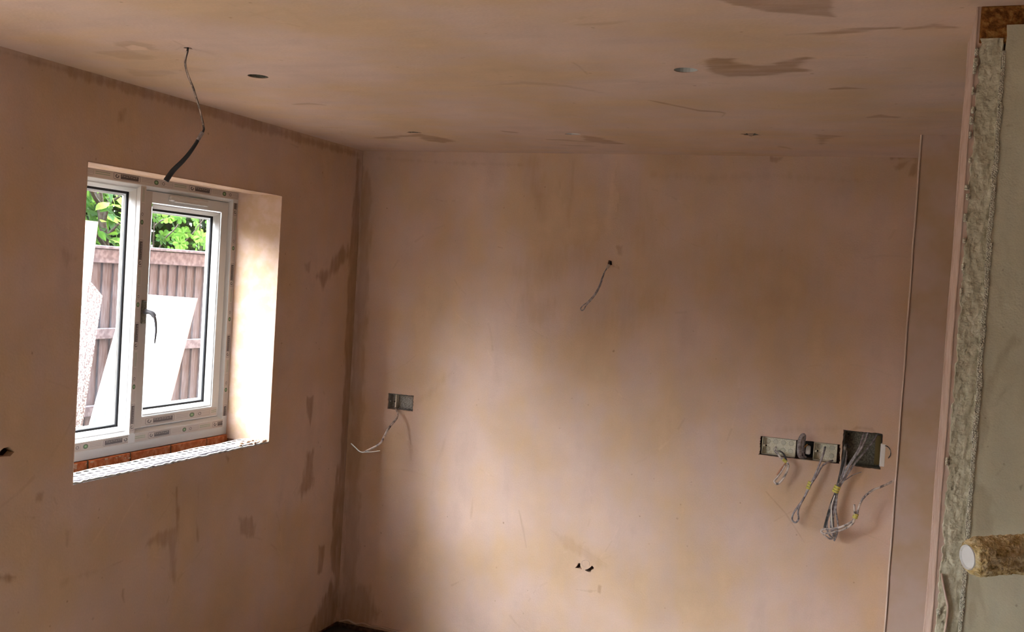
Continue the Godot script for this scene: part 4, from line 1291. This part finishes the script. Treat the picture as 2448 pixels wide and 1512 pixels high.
func build_roller() -> void:
	var t := thing("paint_roller", "fuzzy mustard-brown paint roller with a white end cap against the grey pier", "paint roller")
	var d := pixel(2313, 1333)
	var left := EYE + d * 1.83
	var cam_x := look.x
	var axis := (cam_x * cos(deg_to_rad(10.0)) + look.z * -sin(deg_to_rad(10.0))).normalized()
	axis = (axis + look.y * 0.012).normalized()
	var upv := (look.y - axis * look.y.dot(axis)).normalized()
	var side := axis.cross(upv).normalized()
	var r := 0.0345
	var length := 0.25
	# nap: rounded ends, lumpy
	var n := FastNoiseLite.new()
	n.seed = 2
	n.frequency = 55.0
	n.fractal_octaves = 3
	var s := Shape.new()
	var rows := 150
	var sides := 90
	var g := []
	for i in rows + 1:
		var f := float(i) / rows
		var x := f * length
		var round_ := 1.0
		var e := minf(x, length - x)
		if e < 0.022:
			round_ = 0.62 + 0.38 * sqrt(maxf(0.0, 1.0 - pow(1.0 - e / 0.022, 2.0)))
		var row := []
		for k in sides:
			var a := TAU * k / sides
			var p0 := axis * x + (upv * sin(a) + side * cos(a)) * r
			var q := n.get_noise_3dv(p0 * 1.0) * 0.0042 + n.get_noise_3dv(p0 * 3.1 + Vector3.ONE) * 0.0016
			row.append(left + axis * (x + 0.0) + (upv * sin(a) + side * cos(a)) * (r * round_ + q))
		g.append(row)
	for i in rows:
		for k in sides:
			var q := (k + 1) % sides
			s.quad(g[i][k], g[i][q], g[i + 1][q], g[i + 1][k])
	put("nap_sleeve", s, grainy([[0.2, 0.46, 0.31, 0.12], [0.4, 0.68, 0.52, 0.25], [0.6, 0.80, 0.67, 0.40], [0.85, 0.88, 0.80, 0.58]], 0.02, 5.0, 1.0, 0.6, 41), t)
	# white end cap
	s = Shape.new()
	for k in 32:
		var a0 := TAU * k / 32.0
		var a1 := TAU * (k + 1) / 32.0
		var u0 := upv * sin(a0) + side * cos(a0)
		var u1 := upv * sin(a1) + side * cos(a1)
		var o := left - axis * 0.0005
		s.tri(o + axis * 0.003, o + u0 * 0.019 + axis * 0.002, o + u1 * 0.019 + axis * 0.002)
		s.quad(o + u0 * 0.019 + axis * 0.002, o + u0 * 0.0222 - axis * 0.001, o + u1 * 0.0222 - axis * 0.001, o + u1 * 0.019 + axis * 0.002)
		s.quad(o + u0 * 0.0222 - axis * 0.001, o + u0 * 0.0240 + axis * 0.006, o + u1 * 0.0240 + axis * 0.006, o + u1 * 0.0222 - axis * 0.001)
	put("end_cap", s, mat(0.78, 0.80, 0.82, 0.4), t)
	# wire frame, handle and pole down to the floor
	var far := left + axis * length
	s = Shape.new()
	sweep(s, [far - axis * 0.02, far + axis * 0.03, far + axis * 0.045 - upv * 0.01, far + axis * 0.04 - upv * 0.07, far - axis * 0.06 - upv * 0.12, far - axis * 0.09 + Vector3(0, -0.16, 0.02), far - axis * 0.09 + Vector3(0, -0.22, 0.04)], 0.004, 0.004, 8)
	put("wire_frame", s, mats.chrome, t)
	var top := far - axis * 0.09 + Vector3(0, -0.20, 0.035)
	var foot := Vector3(top.x + 0.10, -0.055, top.z + 0.35)
	s = Shape.new()
	sweep(s, [top, top.lerp(foot, 0.5), foot], 0.014, 0.014, 10, true, 0.2)
	put("pole", s, mat(0.45, 0.30, 0.14, 0.6), t)

func build_yard() -> void:
	var g := structure("ground", "dark bare-earth side passage outside the window", "ground")
	var s := Shape.new()
	s.box(Vector3(-30, -0.4, -30), Vector3(XL - 0.25, -0.15, 30))
	s.box(Vector3(XL - 0.25, -0.4, 3.25), Vector3(30, -0.15, 30))
	s.box(Vector3(XL - 0.25, -0.4, -30), Vector3(30, -0.25, ZB - 0.33))
	put("bare_earth", s, grainy([[0.2, 0.08, 0.072, 0.056], [0.7, 0.13, 0.115, 0.09]], 0.01, 0.5, 0.95, 0.0, 51), g)
	# feather-edge fence: boards, rails, capping
	var tones := []
	for k in 4:
		tones.append(grainy([[0.25, 0.064 + 0.006 * k, 0.064 + 0.007 * k, 0.074 + 0.008 * k], [0.5, 0.082 + 0.006 * k, 0.088 + 0.007 * k, 0.106 + 0.008 * k], [0.8, 0.115, 0.128, 0.155]], 0.02, 2.2, 0.9, 0.0, 60 + k))
		tones[k].uv1_scale = Vector3(5.0, 0.7, 5.0)
	var rail_mat := grainy([[0.3, 0.09, 0.095, 0.115], [0.7, 0.15, 0.16, 0.19]], 0.02, 2.0, 0.9, 0.0, 70)
	var sides := [
		["weathered board fence panel in the near part of the passage", -1.76, -3.58, [1.795, 1.30, 0.81, 0.2], 1.848],
		["weathered board fence panel ending behind the leaning strips", -3.6, -5.44, [1.795, 1.30, 0.81, 0.2], 1.848],
		["weathered board fence panel behind the large white board", -5.46, -7.3, [1.805, 1.205, 0.62, 0.2], 1.860],
		["weathered board fence panel at the far end of the passage", -7.32, -9.14, [1.805, 1.205, 0.62, 0.2], 1.860],
	]
	for d in sides:
		var f := thing("fence_panel", d[0], "fence", "board fence panels along the passage")
		var z: float = d[1]
		var i := 0
		while z - 0.095 > d[2] - 0.03:
			var q := Shape.new()
			# tapered board, thick edge over the thin edge of the next
			var lo := -0.14
			var hi: float = d[4] - 0.009
			var a := Vector3(-4.760, 0, z)
			var b := Vector3(-4.774, 0, z - 0.0925)
			var pts := [Vector2(a.x, a.z), Vector2(b.x, b.z), Vector2(b.x - 0.005, b.z), Vector2(a.x - 0.022, a.z)]
			for k in 4:
				var p: Vector2 = pts[k]
				var n: Vector2 = pts[(k + 1) % 4]
				q.quad(Vector3(p.x, lo, p.y), Vector3(p.x, hi, p.y), Vector3(n.x, hi, n.y), Vector3(n.x, lo, n.y))
			q.quad(Vector3(pts[0].x, hi, pts[0].y), Vector3(pts[3].x, hi, pts[3].y), Vector3(pts[2].x, hi, pts[2].y), Vector3(pts[1].x, hi, pts[1].y))
			put("slat", q, tones[(i * 7 + i / 3) % 4], f)
			z -= 0.095
			i += 1
		for y in d[3]:
			var q := Shape.new()
			q.chamfered(Vector3(-4.760, y - (0.045 if y > 1.7 else 0.034), d[2]), Vector3(-4.728, y + (0.045 if y > 1.7 else 0.034), d[1]), 0.004)
			put("rail", q, rail_mat, f)
		var q := Shape.new()
		q.chamfered(Vector3(-4.80, d[4] - 0.008, d[2]), Vector3(-4.710, d[4] + 0.012, d[1]), 0.003)
		put("capping", q, rail_mat, f)
	# large white board leaning back along the passage, painted leaves near one edge
	var leafy := Image.create(512, 512, false, Image.FORMAT_RGB8)
	leafy.fill(lin(0.66, 0.66, 0.65))
	var r := RandomNumberGenerator.new()
	r.seed = 21
	for k in 46:
		var cx := r.randf_range(18, 128)
		var cy := r.randf_range(150, 505)
		var a := r.randf_range(-0.9, 0.9) + 1.2
		var la := r.randf_range(9, 17)
		var lb := r.randf_range(3.5, 8)
		var tint := lin(0.045, 0.06, 0.06).lerp(lin(0.10, 0.13, 0.13), r.randf())
		for y in range(maxi(0, int(cy - 20)), mini(511, int(cy + 20))):
			for x in range(maxi(0, int(cx - 20)), mini(511, int(cx + 20))):
				var p := Vector2(x - cx, y - cy).rotated(-a)
				var t := absf(p.x) / la
				if t < 1.0 and absf(p.y) < lb * (1.0 - t * t):
					leafy.set_pixel(x, y, tint)
	var lm := StandardMaterial3D.new()
	lm.albedo_texture = ImageTexture.create_from_image(leafy)
	lm.roughness = 0.7
	var brd := thing("leaning_board", "large white sheet with leaf marks leaning back in front of the fence", "board")
	s = Shape.new()
	var slope := (5.016 - 4.817) / (1.568 - 0.947)      # how far it leans per metre of height
	var bot := -0.15
	var zt := -5.016
	var zbm := zt + slope * (1.568 - bot)
	var A := Vector3(-4.480, bot, zbm)
	var B := Vector3(-3.950, bot, zbm)
	var C := Vector3(-3.950, 1.568, zt)
	var D := Vector3(-4.480, 1.568, zt)
	var th := Vector3(0, 0.006, -0.018)
	s.quad(A, B, C, D, Vector2(0, 1), Vector2(1, 1), Vector2(1, 0), Vector2(0, 0))
	put("face_sheet", s, lm, brd)
	s = Shape.new()
	s.quad(D + th, C + th, B + th, A + th)
	s.quad(D, C, C + th, D + th)
	s.quad(B, B + th, C + th, C)
	s.quad(A, D, D + th, A + th)
	s.quad(A, A + th, B + th, B)
	put("board_core", s, mat(0.45, 0.42, 0.42, 0.8), brd)
	# tall white strips leaning beside the near fence panel
	var strip := func(label: String, top: Array, low: Array, wz: float, m: Material, plane: float, cut: bool) -> void:
		var o := thing("leaning_strip", label, "board")
		var p := on_x(top[0], top[1], plane)
		var q := on_x(low[0], low[1], plane)
		var dir := (q - p) / (p.y - q.y)
		var foot := p + dir * (p.y + 0.15)
		var k := Shape.new()
		var wv := Vector3(0, 0, wz)
		var dv := Vector3(0.022, 0, 0)
		var drop := Vector3(0, -0.10, 0) if cut else Vector3.ZERO
		var e := [foot, foot + wv, p + wv, p + drop]
		k.quad(e[0] + dv, e[3] + dv, e[2] + dv, e[1] + dv)
		k.quad(e[0], e[1], e[2], e[3])
		for i in 4:
			var n: int = (i + 1) % 4
			k.quad(e[i], e[i] + dv, e[n] + dv, e[n])
		put("board_face", k, m, o)
	strip.call("tall plain white strip leaning above the fence top", [228, 530], [213, 652], 0.30, mats.faded_white, -4.66, false)
	strip.call("flaking white-painted strip with a slanted top leaning in front of the fence", [240, 668], [186, 1032], 0.12, grainy([[0.35, 0.10, 0.105, 0.12], [0.5, 0.30, 0.31, 0.32], [0.7, 0.60, 0.60, 0.60]], 0.02, 5.0, 0.9, 0.0, 77), -4.58, true)
	strip.call("broad white strip beside the flaking one leaning in front of the fence", [213, 652], [172, 1032], 0.40, mats.faded_white, -4.625, true)

func leaf_mesh(l: float, w: float, blunt: bool) -> ArrayMesh:
	var s := Shape.new()
	var prof := [[0.0, 0.05], [0.22, 0.75], [0.45, 1.0], [0.72, 0.72], [1.0, 0.03]] if not blunt else [[0.0, 0.05], [0.2, 0.55], [0.5, 1.0], [0.8, 0.95], [1.0, 0.35]]
	for i in prof.size() - 1:
		var a: Array = prof[i]
		var b: Array = prof[i + 1]
		var ca: Vector3 = Vector3(0, -0.10 * a[0] * a[0] * l, a[0] * l)
		var cb := Vector3(0, -0.10 * b[0] * b[0] * l, b[0] * l)
		for sg in [-1.0, 1.0]:
			var ea := ca + Vector3(sg * a[1] * w, a[1] * w * 0.22, 0)
			var eb := cb + Vector3(sg * b[1] * w, b[1] * w * 0.22, 0)
			if sg > 0:
				s.quad(ca, cb, eb, ea)
			else:
				s.quad(ca, ea, eb, cb)
	return s.mesh()

func leaf_mat(r: float, g: float, b: float) -> StandardMaterial3D:
	var m := mat(r, g, b, 0.55)
	m.metallic_specular = 0.1
	m.backlight_enabled = true
	m.backlight = lin(0.17, 0.34, 0.06)
	m.cull_mode = BaseMaterial3D.CULL_DISABLED
	return m

func build_plants() -> void:
	var r := RandomNumberGenerator.new()
	r.seed = 5
	var bark := grainy([[0.3, 0.028, 0.024, 0.02], [0.7, 0.06, 0.056, 0.05]], 0.02, 4.0, 0.95, 0.2, 81)
	var dark := [leaf_mat(0.005, 0.016, 0.007), leaf_mat(0.008, 0.026, 0.010), leaf_mat(0.012, 0.034, 0.019)]
	var light := [leaf_mat(0.0055, 0.027, 0.003), leaf_mat(0.008, 0.032, 0.003), leaf_mat(0.014, 0.038, 0.0022), leaf_mat(0.0045, 0.022, 0.005)]
	var big := [leaf_mesh(0.15, 0.026, false), leaf_mesh(0.12, 0.022, false), leaf_mesh(0.17, 0.030, false)]
	var small := [leaf_mesh(0.044, 0.016, true), leaf_mesh(0.037, 0.014, true), leaf_mesh(0.050, 0.018, true)]
	var aim := func(p: Vector3, dir: Vector3, roll: float) -> Transform3D:
		var b := Basis.looking_at(-dir.normalized(), Vector3.UP if absf(dir.normalized().y) < 0.95 else Vector3.RIGHT)
		return Transform3D(b * Basis(Vector3.BACK, roll), p)
	# tree with long glossy leaves, its stem standing just behind the fence
	var t := thing("laurel_tree", "grey-stemmed tree with long glossy leaves above the fence", "tree")
	var X := -5.25
	var trunk := [on_x(262, 760, X), on_x(258, 640, X), on_x(252, 585, X), on_x(243, 520, X), on_x(237, 470, X), on_x(228, 425, X), on_x(222, 370, X)]
	trunk.push_front(Vector3(trunk[0].x, -0.2, trunk[0].z))
	var s := Shape.new()
	sweep(s, trunk, 0.034, 0.034, 10, true, 0.05, 0.7)
	put("stem", s, bark, t)
	for b in [[[246, 540], [256, 500], [270, 455], [285, 410]], [[258, 600], [240, 575], [222, 550], [205, 545]], [[240, 490], [225, 470], [212, 440], [205, 410]], [[252, 585], [262, 560], [274, 545], [284, 535]], [[243, 520], [256, 490], [270, 480], [286, 470]]]:
		var pts := []
		for k in b.size():
			pts.append(on_x(b[k][0], b[k][1], X + 0.05 * k))
		s = Shape.new()
		sweep(s, pts, 0.016, 0.016, 7, true, 0.03, 0.5)
		put("branch", s, bark, t)
	for k in 300:
		var px := r.randf_range(188, 312)
		var py := r.randf_range(330, 606)
		var p := on_x(px, py, X + (r.randf_range(-0.30, -0.04) if k % 5 else r.randf_range(0.04, 0.2)))
		var d := Vector3(r.randf_range(-0.2, 0.9), r.randf_range(-0.9, 0.25), r.randf_range(-0.9, 0.9))
		if p.z < -5.90:
			continue
		var o := put_mesh("leaf", big[k % 3], dark[r.randi() % 3] if r.randf() < 0.75 else light[r.randi() % 3], t)
		o.transform = aim.call(p, d, r.randf_range(-0.8, 0.8))
	# shrub with round leaves in sprays
	t = thing("round_leaf_shrub", "bright shrub with round leaves in sprays above the fence", "shrub")
	var Y := -5.15
	for b in [[[366, 545], [385, 528], [430, 515], [468, 512]], [[378, 598], [395, 570], [420, 545], [448, 500]], [[366, 620], [400, 610], [450, 570], [490, 520]], [[480, 610], [478, 560], [482, 510], [500, 470]], [[366, 600], [368, 540], [374, 490], [380, 440]]]:
		var pts := []
		for k in b.size():
			pts.append(on_x(b[k][0], b[k][1], Y - 0.10 + 0.02 * k))
		s = Shape.new()
		sweep(s, pts, 0.006, 0.006, 6, true, 0.03, 0.6)
		put("twig", s, bark, t)
	var left := 288
	while left > 0:
		var px := r.randf_range(340, 512)
		var py := r.randf_range(440, 606)
		var c := on_x(px, py, Y + r.randf_range(-0.2, 0.25))
		if c.z > -6.02:
			continue
		var n := mini(left, r.randi_range(5, 7))
		var nrm := Vector3(0.9, r.randf_range(-0.1, 0.7), r.randf_range(-0.2, 0.8)).normalized()
		var u := nrm.cross(Vector3.UP).normalized()
		var v := u.cross(nrm)
		var m: StandardMaterial3D = light[r.randi() % 4]
		for i in n:
			var a := TAU * i / n + r.randf_range(-0.2, 0.2)
			var dir := (u * cos(a) + v * sin(a)) + nrm * 0.25
			var o := put_mesh("leaf", small[r.randi() % 3], m, t)
			o.transform = Transform3D(Basis(nrm.cross(dir).normalized(), nrm, dir.normalized()).orthonormalized(), c + dir * 0.008)
		left -= n
	# the rest of the hedge, too deep to count
	var mm := MultiMesh.new()
	mm.transform_format = MultiMesh.TRANSFORM_3D
	mm.use_colors = true
	mm.mesh = leaf_mesh(0.12, 0.032, false)
	mm.instance_count = 62000
	for k in mm.instance_count:
		var p := Vector3(r.randf_range(-6.9, -5.55), 0.0, r.randf_range(-9.5, -1.8) if k < 20000 else r.randf_range(-1.8, 9.0))
		p.y = r.randf_range(1.3 if k < 20000 else -0.1, (3.0 if p.z < 1.0 else 2.5) + 0.2 * sin(p.z * 2.1))
		var d := Vector3(r.randf_range(-0.5, 0.9), r.randf_range(-0.9, 0.4), r.randf_range(-0.9, 0.9))
		mm.set_instance_transform(k, aim.call(p, d, r.randf_range(-1.0, 1.0)))
		var f := r.randf()
		mm.set_instance_color(k, Color(0.003 + 0.010 * f, 0.010 + 0.026 * f, 0.004 + 0.002 * f))
	var hm := leaf_mat(1, 1, 1)
	hm.vertex_color_use_as_albedo = true
	var h := MultiMeshInstance3D.new()
	h.name = "hedge_foliage"
	h.multimesh = mm
	h.material_override = hm
	add_child(h)
	tag(h, "dense green hedge foliage behind the board fence", "foliage")
	h.set_meta("kind", "stuff")
